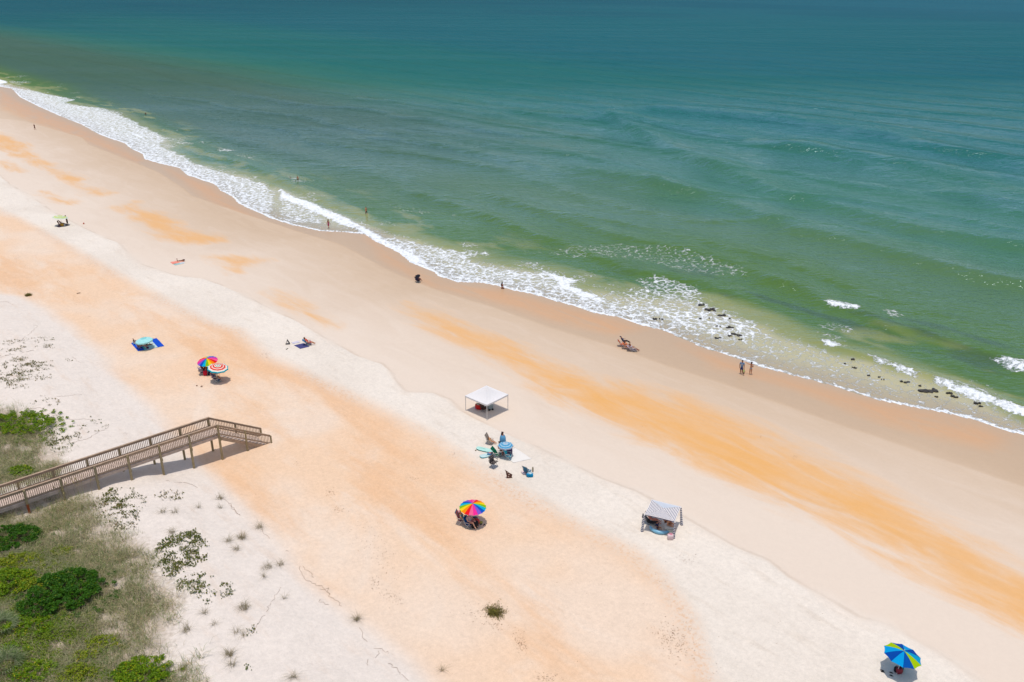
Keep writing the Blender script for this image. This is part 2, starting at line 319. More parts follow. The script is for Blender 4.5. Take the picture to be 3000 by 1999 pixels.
fattr(me, 'alpha', sstep(0.1, 6.0, d + nz2 * 3))
fattr(me, 'd_shore', d); fattr(me, 'd_open', d + 1.2 * np.maximum(s - 110, 0))
# foam density from the regions the photograph shows
FOAM = [
    (z1([(-40,90),(50,110),(60,125),(0,135),(-60,125)]), 0.9),
    (z1([(-60,120),(50,145),(110,165),(320,200),(480,240),(640,270),(560,300),(870,350),(1000,385),(1160,460),(1270,525),(1430,600),(1380,670),(1500,720),(1650,800),(1800,860),(2000,920),(2150,960),(2260,990),(2353,1050),(2353,1300),(2170,1220),(2060,1170),(2000,1110),(1900,1055),(1860,1010),(1800,985),(1610,920),(1540,860),(1380,825),(1240,780),(1230,740),(1120,690),(1080,650),(955,610),(840,565),(700,485),(500,405),(330,330),(170,250),(100,175),(-60,160)]), 0.66),
    (z1([(1240,720),(1500,820),(1620,860),(1900,985),(1860,1010),(1610,920),(1540,860),(1380,825),(1240,780)]), 0.8),
    ([(820,556),(865,580),(914,597),(960,618),(1000,632),(1040,655),(1110,690),(1180,728),(1260,765),(1210,775),(1166,745),(1102,712),(1072,688),(1040,672),(991,652),(960,640),(914,618),(865,597),(820,580)], 0.85),
    ([(820,580),(914,620),(960,642),(940,655),(860,655),(820,648)], 0.52),
    ([(1072,688),(1120,690),(1178,705),(1247,715),(1323,730),(1391,744),(1380,760),(1425,783),(1523,793),(1603,800),(1697,821),(1670,834),(1722,859),(1778,876),(1830,890),(1900,900),(1930,930),(1960,978),(1892,957),(1807,930),(1748,921),(1680,899),(1616,882),(1493,851),(1408,831),(1340,829),(1280,810),(1200,770),(1166,742),(1102,710)], 0.60),
    ([(1102,710),(1166,738),(1250,770),(1300,800),(1420,815),(1500,835),(1480,846),(1408,831),(1340,829),(1280,810),(1200,770)], 0.75),
    ([(1590,795),(1697,821),(1660,834),(1722,856),(1778,876),(1760,888),(1690,868),(1640,840)], 0.85),
    ([(1750,880),(1850,860),(1910,810),(2030,840),(2060,880),(2131,912),(2208,940),(2230,972),(2188,1008),(2100,1000),(1990,975),(1880,945),(1800,920)], 0.45),
    ([(1800,880),(1960,905),(2080,912),(2140,925),(2215,950),(2200,985),(2120,990),(2010,960),(1900,930)], 0.6),
    ([(2188,1000),(2230,975),(2300,1000),(2340,1040),(2260,1060),(2200,1050)], 0.33),
    ([(1560,740),(1800,715),(2000,730),(2180,790),(2200,815),(2000,800),(1900,770),(1700,755)], 0.18),
    ([(2407,1000),(2430,998),(2460,1010),(2450,1018),(2425,1016)], 0.95),
    ([(2545,1045),(2580,1055),(2620,1069),(2680,1092),(2668,1097),(2610,1078),(2570,1064)], 0.85),
    ([(2738,1112),(2800,1130),(2860,1152),(2922,1174),(3010,1205),(3100,1240),(3100,1262),(3000,1216),(2940,1196),(2870,1172),(2800,1150),(2755,1130)], 0.95),
    ([(2416,890),(2450,895),(2512,908),(2508,915),(2470,910),(2430,902)], 0.85),
    ([(2595,915),(2625,905),(2640,930),(2600,938)], 0.42), ([(2920,1060),(3010,1065),(3100,1080),(3100,1110),(3000,1100),(2960,1080)], 0.66),
    ([(640,432),(670,437),(690,440),(670,446),(648,444)], 0.5), ([(735,512),(760,518),(752,524),(738,522)], 0.7), ([(1415,737),(1428,739),(1426,745),(1414,744)], 0.8),
    ([(380,385),(420,400),(415,405),(385,393)], 1.0),
]
f = np.zeros(X.shape)
for p, dens in FOAM:
    q = sd_px(p, X, Y, 0.05); dens *= 1.0 if dens > 0.84 else 0.80; f = np.maximum(f, dens * sstep(0.7, -0.7, q + (fbm(s / 2.5, n / 2.5, 41, 3) - 0.5) * (2.2 if dens < 0.84 else 1.0)))
edge = np.exp(-((d - 0.30) / 0.40) ** 2) * (0.6 + 0.4 * sstep(0.25, 0.5, fbm(s / 10, n * 0, 44, 2)))
f = np.maximum(f, edge * 1.0)
thin = sstep(0.3, 1.0, d) * sstep(1.5, -1, wd) * (0.05 + 0.22 * fbm(s / 6, n / 2.5, 48, 3))
f = np.maximum(f, thin)
patch = (sstep(0.62, 0.78, fbm(s / 9, n / 5, 47, 3)) * sstep(30, 10, d) * sstep(2, 6, d)) * 0.28
f = np.maximum(f, patch)
fattr(me, 'foam', f)

M = NT('sea_water')
P = M.pos(); Q = M.map(P, rot=(0, 0, -SHROT)); P2 = M.map(P, rot=(0, 0, R(12)), scale=(0.5, 1, 1))
fo = M.attr('foam'); wc = M.attr('wcol', 'Color'); al = M.attr('alpha')
ch = M.noise(P2, 1.5, 3, 0.62); ch2 = M.noise(P2, 0.42, 3, 0.6); ch3 = M.noise(M.map(P, rot=(0, 0, R(20)), scale=(0.35, 1, 1)), 0.09, 3, 0.6)
wave = M.add(M.add(M.mul(ch, 0.21), M.mul(ch2, 0.42)), M.mul(ch3, 0.5))
wave = M.add(wave, M.mul(M.noise(M.map(P, rot=(0, 0, R(8)), scale=(0.45, 1, 1)), 0.21, 4, 0.6), M.step(M.attr('d_open'), 30.0, 140.0, 0.0, 0.8)))
wv = M.n('ShaderNodeTexWave', {'Vector': M.map(Q, rot=(0, 0, R(-5)), scale=(0.35, 1, 1)), 'Scale': 0.0125, 'Distortion': 7.0, 'Detail': 3.0, 'Detail Scale': 0.6, 'Detail Roughness': 0.55}, wave_type='BANDS', bands_direction='Y', wave_profile='SIN').outputs['Fac']
wave = M.add(wave, M.mul(M.math('POWER', wv, 3.0), M.step(M.attr('d_open'), 50.0, 160.0, 0.0, 1.6)))
wave = M.mul(wave, M.step(M.attr('d_shore'), 0.0, 25.0, 0.12, 1.0))
warp = M.n('ShaderNodeVectorMath', (Q, M.n('ShaderNodeVectorMath', (M.noise(Q, 0.9, 3, 0.6, 'Color'), (1.3, 1.3, 1.3)), operation='MULTIPLY').outputs[0]), operation='ADD').outputs[0]
def lace(sc, vec): return M.n('ShaderNodeTexVoronoi', {'Vector': vec, 'Scale': sc}, feature='DISTANCE_TO_EDGE').outputs['Distance']
l1 = lace(0.75, warp); l2 = lace(1.9, warp); fn = M.noise(M.map(Q, scale=(1, 0.7, 1)), 2.6, 5, 0.7); fb = M.noise(Q, 0.7, 4, 0.65)
# pattern value: high on the lace lines, mottled in between
lw = M.step(fo, 0.75, 0.45, 0.35, 1.0)
pat = M.add(M.mul(lw, M.add(M.step(l1, 0.20, 0.0, 0.0, 0.34), M.step(l2, 0.16, 0.0, 0.0, 0.18))), M.add(M.mul(M.step(fn, 0.28, 0.72), 0.50), M.mul(M.step(fb, 0.25, 0.75), 0.42)))
thr = M.math('SUBTRACT', 1.16, M.mul(fo, 1.20))
cov = M.mul(M.step(M.math('SUBTRACT', pat, thr), -0.26, 0.30), M.step(fo, 0.04, 0.16))
soft = M.mul(M.step(fo, 0.36, 0.85, 0.0, 0.6), M.step(fb, 0.3, 0.7))
cov = M.mul(M.math('MAXIMUM', cov, soft), 0.94)
bump = M.n('ShaderNodeBump', {'Strength': 1.0, 'Distance': 1.0, 'Height': M.add(wave, M.mul(M.mul(cov, fn), 0.25))}).outputs[0]
def tilt(vec, sc, k):     # slopes of the small waves, kept at every distance
    cc = M.n('ShaderNodeVectorMath', (M.noise(vec, sc, 2, 0.6, 'Color'), (0.5, 0.5, 0.5)), operation='SUBTRACT').outputs[0]
    return M.n('ShaderNodeVectorMath', (cc, (k, k * 1.3, 0.0)), operation='MULTIPLY').outputs[0]
vadd = lambda a, b: M.n('ShaderNodeVectorMath', (a, b), operation='ADD').outputs[0]
farf = M.step(M.attr('d_open'), 40.0, 320.0)
sc = lambda v, f: M.n('ShaderNodeVectorMath', {0: v, 'Scale': f}, operation='SCALE').outputs[0]
nrm = vadd(bump, sc(vadd(tilt(P2, 2.3, 1.0), tilt(P2, 0.5, 0.55)), M.add(M.mul(farf, 0.7), 0.3)))
nrm = M.n('ShaderNodeVectorMath', (nrm,), operation='NORMALIZE').outputs[0]
fr = M.n('ShaderNodeFresnel', {'IOR': 1.33, 'Normal': nrm}).outputs[0]      # a rough sea never mirrors fully: its reflectance levels off at low angles
fr = M.math('MINIMUM', fr, M.step(M.attr('d_open'), 70.0, 420.0, 0.46, 0.085))
lane = M.noise(M.map(P, scale=(0.0035, 0.03, 1)), 1.0, 4, 0.6)
fr = M.mul(fr, M.step(lane, 0.3, 0.7, 0.8, 1.22))
body = M.n('ShaderNodeBsdfDiffuse', {'Color': wc, 'Normal': nrm}).outputs[0]
gl = M.n('ShaderNodeBsdfGlossy', {'Color': (0.72, 0.88, 1, 1), 'Roughness': 0.15, 'Normal': nrm}).outputs[0]
water = M.n('ShaderNodeMixShader', (fr, body, gl)).outputs[0]
foamS = M.bsdf(M.mix(M.step(fn, 0.3, 0.6), (0.62, 0.64, 0.64), (0.84, 0.84, 0.83)), 0.9, bump, 0.2)
tr = M.n('ShaderNodeBsdfTransparent', ((1, 1, 1, 1),)).outputs[0]
film = M.n('ShaderNodeMixShader', (M.add(M.mul(al, 0.45), 0.55), tr, water)).outputs[0]
mixs = M.n('ShaderNodeMixShader', (cov, film, foamS)).outputs[0]
sea.data.materials.append(M.done(mixs))

# ================================================================== things
def thing(name, label, cat, loc=(0,0,0), rotz=0.0, group=None):
    o = bpy.data.objects.new(name, None); COL.objects.link(o); o.empty_display_size = 0.2
    o.location = loc; o.rotation_euler = (0, 0, rotz); o['label'] = label; o['category'] = cat
    if group: o['group'] = group
    return o
def tag(o, label=None, cat=None, group=None, kind=None):
    for k, v in (('label', label), ('category', cat), ('group', group), ('kind', kind)):
        if v: o[k] = v
    return o
class MB:
    """collects shapes and links them as ONE mesh object"""
    def __init__(self): self.v = []; self.f = []; self.mi = []
    def add(self, vs, fs, mi=0):
        b = len(self.v); self.v += [tuple(p) for p in vs]; self.f += [tuple(b + i for i in f) for f in fs]; self.mi += [mi] * len(fs)
    def box(self, c, s, rot=None, mi=0, taper=1.0):
        x, y, z = (k / 2 for k in s); t = taper
        vs = [Vector(p) for p in ((-x,-y,-z),(x,-y,-z),(x,y,-z),(-x,y,-z),(-x*t,-y*t,z),(x*t,-y*t,z),(x*t,y*t,z),(-x*t,y*t,z))]
        if rot is not None: vs = [rot @ p for p in vs]
        c = Vector(c); self.add([p + c for p in vs], [(3,2,1,0),(4,5,6,7),(0,1,5,4),(1,2,6,5),(2,3,7,6),(3,0,4,7)], mi)
    def beam(self, a, b, w, h, up=(0,0,1), mi=0):
        a = Vector(a); b = Vector(b); d = (b - a); L = d.length; d.normalize(); u = Vector(up)
        x = d.cross(u).normalized(); u = x.cross(d).normalized()
        m = Matrix((x, d, u)).transposed(); self.box((a + b) / 2, (w, L, h), m, mi)
    def tube(self, pts, r, n=6, mi=0, cap=True):
        pts = [Vector(p) for p in pts]; rs = r if isinstance(r, (list, tuple)) else [r] * len(pts); vs = []; fs = []
        for i, p in enumerate(pts):
            d = (pts[min(i + 1, len(pts) - 1)] - pts[max(i - 1, 0)]).normalized()
            a = d.cross(Vector((0.31, 0.17, 0.93) if abs(d.z) < 0.9 else (1, 0, 0))).normalized(); b = d.cross(a)
            vs += [p + (a * math.cos(2 * math.pi * k / n) + b * math.sin(2 * math.pi * k / n)) * rs[i] for k in range(n)]
        for i in range(len(pts) - 1): fs += [(i*n+k, i*n+(k+1)%n, (i+1)*n+(k+1)%n, (i+1)*n+k) for k in range(n)]
        if cap: fs += [tuple(range(n))[::-1], tuple((len(pts)-1)*n + k for k in range(n))]
        self.add(vs, fs, mi)
    def ell(self, c, s, nu=10, nv=6, mi=0, lump=0.0, seed=0, rot=None, p=1.0):
        vs = []; fs = []; rr = random.Random(seed); c = Vector(c)
        for j in range(nv + 1):
            for i in range(nu):
                t = math.pi * j / nv; a = 2 * math.pi * i / nu; k = 1 + (rr.random() - 0.5) * lump
                e = (math.sin(t)*math.cos(a), math.sin(t)*math.sin(a), -math.cos(t)); q = Vector([math.copysign(abs(e[i_]) ** p, e[i_]) * s[i_] * k for i_ in range(3)])
                vs.append(c + (rot @ q if rot is not None else q))
        for j in range(nv): fs += [(j*nu+i, j*nu+(i+1)%nu, (j+1)*nu+(i+1)%nu, (j+1)*nu+i) for i in range(nu)]
        self.add(vs, fs, mi)
    def build(self, name, mats, parent=None, smooth=False, loc=None):
        me = bpy.data.meshes.new(name); me.from_pydata(self.v, [], self.f)
        for m in (mats if isinstance(mats, (list, tuple)) else [mats]): me.materials.append(m)
        me.polygons.foreach_set('material_index', self.mi)
        if smooth: me.polygons.foreach_set('use_smooth', [True] * len(self.f))
        me.validate(); me.update(); o = bpy.data.objects.new(name, me); COL.objects.link(o)
        if parent is not None: o.parent = parent
        if loc is not None: o.location = loc
        return o
_mats = {}
def mat(name, c, rough=0.7, var=0.12, scale=6.0, spec=0.25, sheen=False):
    """plain coloured stuff with a little wear; c is the colour the photograph shows in the sun"""
    if name in _mats: return _mats[name]
    M = NT(name); a = alb(*c); P = M.n('ShaderNodeTexCoord').outputs['Object']
    f = M.noise(P, scale, 4, 0.6); g = M.add(M.mul(M.math('SUBTRACT', f, 0.5), var * 2), 1.0)
    col = M.mix(1.0, a, M.n('ShaderNodeCombineColor', (g, g, g)).outputs[0], 'MULTIPLY')
    _mats[name] = M.done(M.bsdf(col, rough, None, spec)); return _mats[name]
def cloth(name, c):
    """fabric that lets a little light through"""
    if name in _mats: return _mats[name]
    M = NT(name); a = tuple(min(v * 1.22, 0.90) for v in alb(*c)); P = M.n('ShaderNodeTexCoord').outputs['Object']
    g = M.add(M.mul(M.math('SUBTRACT', M.noise(P, 5.0, 4, 0.6), 0.5), 0.14), 1.0)
    col = M.mix(1.0, a, M.n('ShaderNodeCombineColor', (g, g, g)).outputs[0], 'MULTIPLY')
    b = M.bsdf(col, 0.85, None, 0.1); tl = M.n('ShaderNodeBsdfTranslucent', (col,)).outputs[0]
    _mats[name] = M.done(M.n('ShaderNodeMixShader', (0.18, b, tl)).outputs[0]); return _mats[name]
def depth(p): return p.y * math.cos(PITCH) + (CAM_H - p.z) * math.sin(PITCH)
def pxm(p): return FPX / depth(p)
def proj_v(p): 
    z = p.z - CAM_H; fw = p.y * math.cos(PITCH) - z * math.sin(PITCH); return 999.5 + FPX * (-p.y * math.sin(PITCH) - z * math.cos(PITCH)) / fw
def height_to(p, v):
    """how high above p one meets the pixel row v"""
    lo, hi = 0.0, 8.0
    for _ in range(40):
        m = (lo + hi) / 2
        if proj_v(p + Vector((0, 0, m))) > v: lo = m
        else: hi = m
    return lo
SEAWARD = math.atan2(NH[1], NH[0]) - math.pi / 2

# ------------------------------------------------------------------ boardwalk over the dune
def wood(name, c, scale=(1, 1, 1)):
    M = NT(name); P = M.n('ShaderNodeTexCoord').outputs['Object']; q = M.map(P, rot=(0, 0, -SHROT))
    f = M.noise(M.map(q, scale=scale), 3.0, 5, 0.65); k = M.noise(q, 0.6, 3)
    col = M.mix(M.step(f, 0.25, 0.8), tuple(v * 0.72 for v in alb(*c)), tuple(min(v * 1.15, 0.8) for v in alb(*c)))
    col = M.mix(M.step(k, 0.4, 0.75, 0, 0.35), col, alb(168,158,146)); return M.done(M.bsdf(col, 0.85, None, 0.2))
W_RAIL = wood('weathered_rail_wood', (200,176,154)); W_PICK = wood('picket_wood', (184,158,136)); W_POST = wood('treated_post_wood', (186,172,136)); W_DECK = wood('grey_deck_wood', (232,214,204)); W_RED = wood('rusty_red_post_wood', (178,92,52))
DECK_Z, RAIL_H, S0, S1, N_TOP = 3.95, 1.07, 47.08, 48.94, -60.65
def sp(s, n, z): x, y = xy(s, n); return Vector((x, y, z))
bw = thing('boardwalk', 'weathered wooden boardwalk with railings and steps crossing the dune down to the beach', 'boardwalk')
mb = MB(); n_ = N_TOP
while n_ > -100: mb.beam(sp(S0 - 0.06, n_ - 0.07, DECK_Z - 0.02), sp(S1 + 0.06, n_ - 0.07, DECK_Z - 0.02), 0.136, 0.04); n_ -= 0.15
mb.build('deck', W_DECK, bw)
mb = MB()
for s_ in (S0 + 0.02, S1 - 0.02): mb.beam(sp(s_, N_TOP, DECK_Z - 0.17), sp(s_, -100, DECK_Z - 0.17), 0.05, 0.24)
mb.build('joist', W_DECK, bw)
posts_n = [N_TOP - 2.65 * k for k in range(15)]
for i, pn in enumerate(posts_n):
    for s_, o_ in ((S0, -0.10), (S1, 0.10)):
        x, y = xy(s_ + o_, pn); g = gz(x, y); mb = MB(); top = DECK_Z + RAIL_H - 0.05
        mb.box((x, y, (g - 0.5 + top) / 2), (0.16, 0.16, top - g + 0.5), Matrix.Rotation(SHROT, 3, 'Z'))
        if i == 6 and s_ == S0:
            mb = MB(); zl = DECK_Z - 0.25; mb.box((x, y, (zl + top) / 2), (0.16, 0.16, top - zl), Matrix.Rotation(SHROT, 3, 'Z')); mb.build('post', W_POST, bw)
            mb = MB(); mb.box((x, y, (g - 0.5 + zl) / 2), (0.17, 0.17, zl - g + 0.5), Matrix.Rotation(SHROT, 3, 'Z')); po = mb.build('post_sleeve', W_RED, bw); po['label'] = 'rusty red lower end of a boardwalk post'
        else: mb.build('post', W_POST, bw)
    mb = MB(); mb.beam(sp(S0 - 0.2, pn + 0.10, DECK_Z - 0.42), sp(S1 + 0.2, pn + 0.10, DECK_Z - 0.42), 0.05, 0.24); mb.build('cross_beam', W_POST, bw)
for s_ in (S0, S1):
    mb = MB(); z = DECK_Z + RAIL_H
    mb.beam(sp(s_, N_TOP + 0.08, z), sp(s_, -100, z), 0.18, 0.045); mb.beam(sp(s_, N_TOP + 0.05, z - 0.12), sp(s_, -100, z - 0.12), 0.05, 0.19)
    mb.build('top_rail', W_RAIL, bw)
    mb = MB(); mb.beam(sp(s_, N_TOP, DECK_Z + 0.14), sp(s_, -100, DECK_Z + 0.14), 0.05, 0.15); mb.build('bottom_rail', W_RAIL, bw)
    for i in range(len(posts_n) - 1):
        mb = MB(); a, b = posts_n[i], posts_n[i + 1]; k = 18
        for j in range(1, k): nn = a + (b - a) * j / k; x, y = xy(s_ + 0.045, nn); mb.box((x, y, DECK_Z + 0.52), (0.04, 0.04, 0.94), Matrix.Rotation(SHROT, 3, 'Z'))
        mb.build('baluster_panel', W_PICK, bw)
# the flight of steps down to the sand
RUN, RISE, NST = 0.33, 0.196, 13
end_n = N_TOP + RUN * NST
for k in range(NST):
    mb = MB(); nn = N_TOP + RUN * (k + 0.5) + 0.02; z = DECK_Z - RISE * (k + 1)
    for dn in (-0.075, 0.075): mb.beam(sp(S0, nn + dn, z), sp(S1, nn + dn, z), 0.135, 0.04)
    mb.build('step', W_DECK, bw)
for s_ in (S0 - 0.03, S1 + 0.03):
    mb = MB(); mb.beam(sp(s_, N_TOP, DECK_Z - 0.30), sp(s_, end_n + 0.1, DECK_Z - 0.30 - RISE * (NST + 0.3)), 0.05, 0.30); mb.build('stringer', W_RAIL, bw)
for s_ in (S0, S1):
    mb = MB(); zt = DECK_Z + RAIL_H; sl = RISE / RUN; nend = N_TOP + 4.85 
    mb.beam(sp(s_, N_TOP, zt), sp(s_, nend, zt - sl * 4.85), 0.16, 0.045); mb.beam(sp(s_, N_TOP, zt - 0.10), sp(s_, nend, zt - 0.10 - sl * 4.85), 0.05, 0.14); mb.build('handrail', W_RAIL, bw)
    mb = MB(); mb.beam(sp(s_, N_TOP, zt - 0.92), sp(s_, nend, zt - 0.92 - sl * 4.85), 0.05, 0.12); mb.build('bottom_rail', W_RAIL, bw)
    for a, b in ((0, 2.45), (2.45, 4.85)):
        mb = MB()
        for j in range(1, 17):
            d_ = a + (b - a) * j / 17; x, y = xy(s_ + 0.045, N_TOP + d_); mb.box((x, y, zt - 0.50 - sl * d_), (0.04, 0.04, 0.86), Matrix.Rotation(SHROT, 3, 'Z'))
        mb.build('baluster_panel', W_PICK, bw)
    for d_ in (2.45, 4.85):
        x, y = xy(s_ + (-0.1 if s_ == S0 else 0.1), N_TOP + d_); g = gz(x, y); top = zt - sl * d_ - 0.03; mb = MB()
        mb.box((x, y, (g - 0.4 + top) / 2), (0.13, 0.13, top - g + 0.4), Matrix.Rotation(SHROT, 3, 'Z')); mb.build('post', W_POST, bw)

# ------------------------------------------------------------------ umbrellas
POLE = mat('white_pole_metal', (225,225,225), 0.4); RIBM = mat('grey_rib_metal', (170,172,176), 0.4)
def umbrella(label, ground, rim_px, half_px, base_px, colors, rings=False, lean=(0, 0), n=8, group='beach umbrellas', rot0=0.0, valance=0.0, dome=0.34, pole=POLE, R_=None, H_=None):
    g = at(*ground); b = at(*base_px); h = H_ or height_to(g, rim_px[1]); rim = flat(rim_px[0], rim_px[1], g.z + h)
    R0 = R_ or half_px / pxm(rim); root = thing('beach_umbrella', label, 'umbrella', b, 0, group)
    ax = Vector((lean[0], lean[1], 1)).normalized(); xa = Vector((1, 0, 0)); xa = (xa - ax * xa.dot(ax)).normalized(); m = Matrix((xa, ax.cross(xa), ax)).transposed() @ Matrix.Rotation(rot0, 3, 'Z')
    c = rim - b; dz = R0 * dome; crown = c + m @ Vector((0, 0, dz))
    mb = MB(); joint = Vector((b - b)) + (crown) * 0.55; mb.tube([(0, 0, -0.3), joint, crown + m @ Vector((0, 0, 0.06))], 0.02, 6); mb.build('pole', pole, root)
    nr = 12; mb = MB(); V = []; mats = [cloth(k, v) for k, v in colors]
    sub = 4
    for j in range(nr + 1):
        t = j / nr
        for i in range(n * sub):
            a = 2 * math.pi * i / (n * sub); f = (i % sub) / sub; sag = math.sin(math.pi * f)
            r = R0 * t * (math.cos(math.pi / n) / math.cos((f - 0.5) * 2 * math.pi / n)) * (1 - 0.0 * sag) 
            r *= 1 - 0.035 * sag * t
            z = dz * (1 - t ** 1.55) - 0.05 * R0 * sag * t * (1 - t) * 2
            V.append(c + m @ Vector((r * math.cos(a), r * math.sin(a), z)))
    if valance:
        for i in range(n * sub):
            p = V[nr * n * sub + i]; V.append(p + m @ Vector((0, 0, -valance)) )
    rows = nr + (1 if valance else 0); w = n * sub; base = len(mb.v); mb.v += [tuple(p) for p in V]
    for j in range(rows):
        for i in range(w):
            mb.f.append((j*w+i, (j+1)*w+i, (j+1)*w+(i+1)%w, j*w+(i+1)%w))
            mb.mi.append(rings[min(j, len(rings) - 1)] if rings else (i // sub) % len(mats))
    o = mb.build('canopy', mats, root, smooth=False)
    mb = MB(); mb.ell(crown + m @ Vector((0, 0, 0.07)), (0.03, 0.03, 0.07), 6, 4); mb.build('finial', pole, root)
    for i in range(n):
        a = 2 * math.pi * i / n; mb = MB(); pts = []
        for j in range(0, nr + 1, 3):
            t = j / nr; r = R0 * t * 0.99; pts.append(c + m @ Vector((r * math.cos(a), r * math.sin(a), dz * (1 - t ** 1.55) - 0.015)))
        mb.tube(pts, 0.006, 4); mb.build('rib', RIBM, root)
    return root, b, rim, R0
RB = [('red_cloth', (238,30,40)), ('orange_cloth', (250,150,20)), ('yellow_cloth', (250,220,30)), ('green_cloth', (130,200,30)), ('cyan_cloth', (0,185,235)), ('royal_blue_cloth', (10,90,210)), ('violet_cloth', (135,95,215)), ('magenta_cloth', (248,50,165)), ('rose_cloth', (245,105,160))]
u1 = umbrella('pale green and white striped beach umbrella, the farthest one along the beach', (182,661), (176,638), 22.5, (182,661), [('pale_green_cloth', (205,228,190)), ('lime_cloth', (205,226,130)), ('pale_mint_cloth', (216,232,226))], rings=[0,0,1,1,2,0,0,1,1,2,0,2], lean=(0.12, 0.05), n=8, dome=0.28)
u2 = umbrella('turquoise beach umbrella with a ringed top over a blue and white mat', (431,1021), (422,998), 25.5, (428,1017), [('turquoise_cloth', (176,244,252)), ('deep_turquoise_cloth', (80,200,215))], rings=[0,1,0,1,0,0,0,0,0,0,0,0,0], lean=(-0.08, 0.0), valance=0.16, n=10, dome=0.36)
u3 = umbrella('rainbow beach umbrella standing behind the red striped one', (611,1092), (608,1059), 30, (610,1091), RB[::-1], lean=(-0.04, -0.12), n=18, rot0=R(-5), dome=0.36)
u4 = umbrella('red and white ringed beach umbrella with a teal edge', (646,1117), (638,1078), 30.6, (646,1116), [('cream_cloth', (250,244,236)), ('red_band_cloth', (232,80,72)), ('sage_cloth', (150,185,170)), ('teal_edge_cloth', (20,180,205))], rings=[2,0,2,0,1,1,0,1,1,0,0,3,3], lean=(0.13, -0.06), valance=0.1, n=10, dome=0.30)
u5 = umbrella('small blue and white ringed beach umbrella beside the white sheet', (1483,1338), (1481,1305), 23.3, (1482,1337), [('sky_blue_cloth', (165,212,242)), ('mid_blue_cloth', (75,165,220)), ('pale_lilac_cloth', (196,206,236))], rings=[2,0,2,0,0,1,1,0,0,1,1,0,2], valance=0.13, n=8, dome=0.36)
u6 = umbrella('large rainbow beach umbrella alone on the orange sand in the foreground', (1387,1534), (1385,1487), 40.4, (1384,1537), RB[::-1], lean=(0.02, -0.03), n=18, rot0=R(75), dome=0.34, pole=mat('silver_pole', (200,190,190), 0.4))
u7 = umbrella('blue and lime beach umbrella at the bottom right corner', (2625,1968), (2644,1921), 54, (2625.5,1977), [('royal_cloth', (0,75,175)), ('azure_cloth', (0,160,235)), ('royal_cloth', 0), ('lime_green_cloth', (165,205,0)), ('azure_cloth', 0), ('royal_cloth', 0), ('azure_cloth', 0), ('dark_azure_cloth', (0,85,180)), ('lime_green_cloth', 0), ('sky_cyan_cloth', (0,165,215))], lean=(0.12, 0.0), n=10, rot0=R(-4), dome=0.32)
u8 = umbrella('small black umbrella tilted over a chair on the damp sand', (1224,824), (1223.5,810), 10, (1225,825), [('black_cloth', (44,44,56))], lean=(-0.35, -0.5), n=8, dome=0.30, R_=0.44, H_=1.0, pole=mat('black_pole', (40,40,44)))

# ------------------------------------------------------------------ shade tents
WH = cloth('white_tent_cloth', (240,245,254)); WHM = mat('white_leg_metal', (236,238,240), 0.4)
a, b, c = (at(*p) for p in ((1364.5,1203.5), (1427,1231), (1488,1202.5))); d = a + c - b; ctr = (a + c) / 2; ctr.z = gz(ctr.x, ctr.y)
tent = thing('canopy_tent', 'white square pop up canopy with four thin legs and a peaked roof', 'canopy', ctr)
EH = 1.78; cs = [p - ctr for p in (a, b, c, d)]
for p in cs:
    mb = MB(); g = gz(ctr.x + p.x, ctr.y + p.y) - ctr.z; mb.box((p.x, p.y, (g + EH) / 2), (0.05, 0.05, EH - g), Matrix.Rotation(R(45), 3, 'Z')); mb.build('leg', WHM, tent)
    mb = MB(); mb.box((p.x, p.y, g + 0.02), (0.13, 0.13, 0.03), Matrix.Rotation(R(45), 3, 'Z')); mb.build('foot_plate', WHM, tent)
mb = MB(); NR = 10; q = [Vector((p.x, p.y, EH)) * 1 for p in cs]
for k in range(4):
    A, B = q[k], q[(k + 1) % 4]; P = []
    for j in range(NR + 1):
        t = j / NR
        for i in range(NR + 1):
            s_ = i / NR; e = A.lerp(B, s_); e = Vector((e.x * 1.02, e.y * 1.02, 0)); 
            ridge = abs(s_ - 0.5) * 2; z = EH + 0.86 * (1 - t) ** 1.45 - 0.07 * math.sin(math.pi * t) * (1 - ridge) - 0.02 * math.sin(math.pi * s_) * t
            P.append(Vector((e.x * t, e.y * t, z)))
    mb.add(P, [(j*(NR+1)+i, (j+1)*(NR+1)+i, (j+1)*(NR+1)+i+1, j*(NR+1)+i+1) for j in range(NR) for i in range(NR)])
mb.build('roof', WH, tent)
for k in range(4):
    A, B = q[k], q[(k + 1) % 4]; mb = MB(); vs = []
    for i in range(9):
        e = A.lerp(B, i / 8); e = Vector((e.x * 1.022, e.y * 1.022, EH - 0.02 * math.sin(math.pi * i / 8))); vs += [e, e + Vector((0, 0, -0.17))]
    mb.add(vs, [(2*i, 2*i+1, 2*i+3, 2*i+2) for i in range(8)]); mb.build('valance', WH, tent)
mb = MB()
for k in range(4): mb.beam(q[k] * 0.98 - Vector((0, 0, 0.06)), q[(k + 1) % 4] * 0.98 - Vector((0, 0, 0.06)), 0.025, 0.025)
mb.tube([(0, 0, EH - 0.1), (0, 0, EH + 0.74)], 0.02); mb.build('frame', WHM, tent)

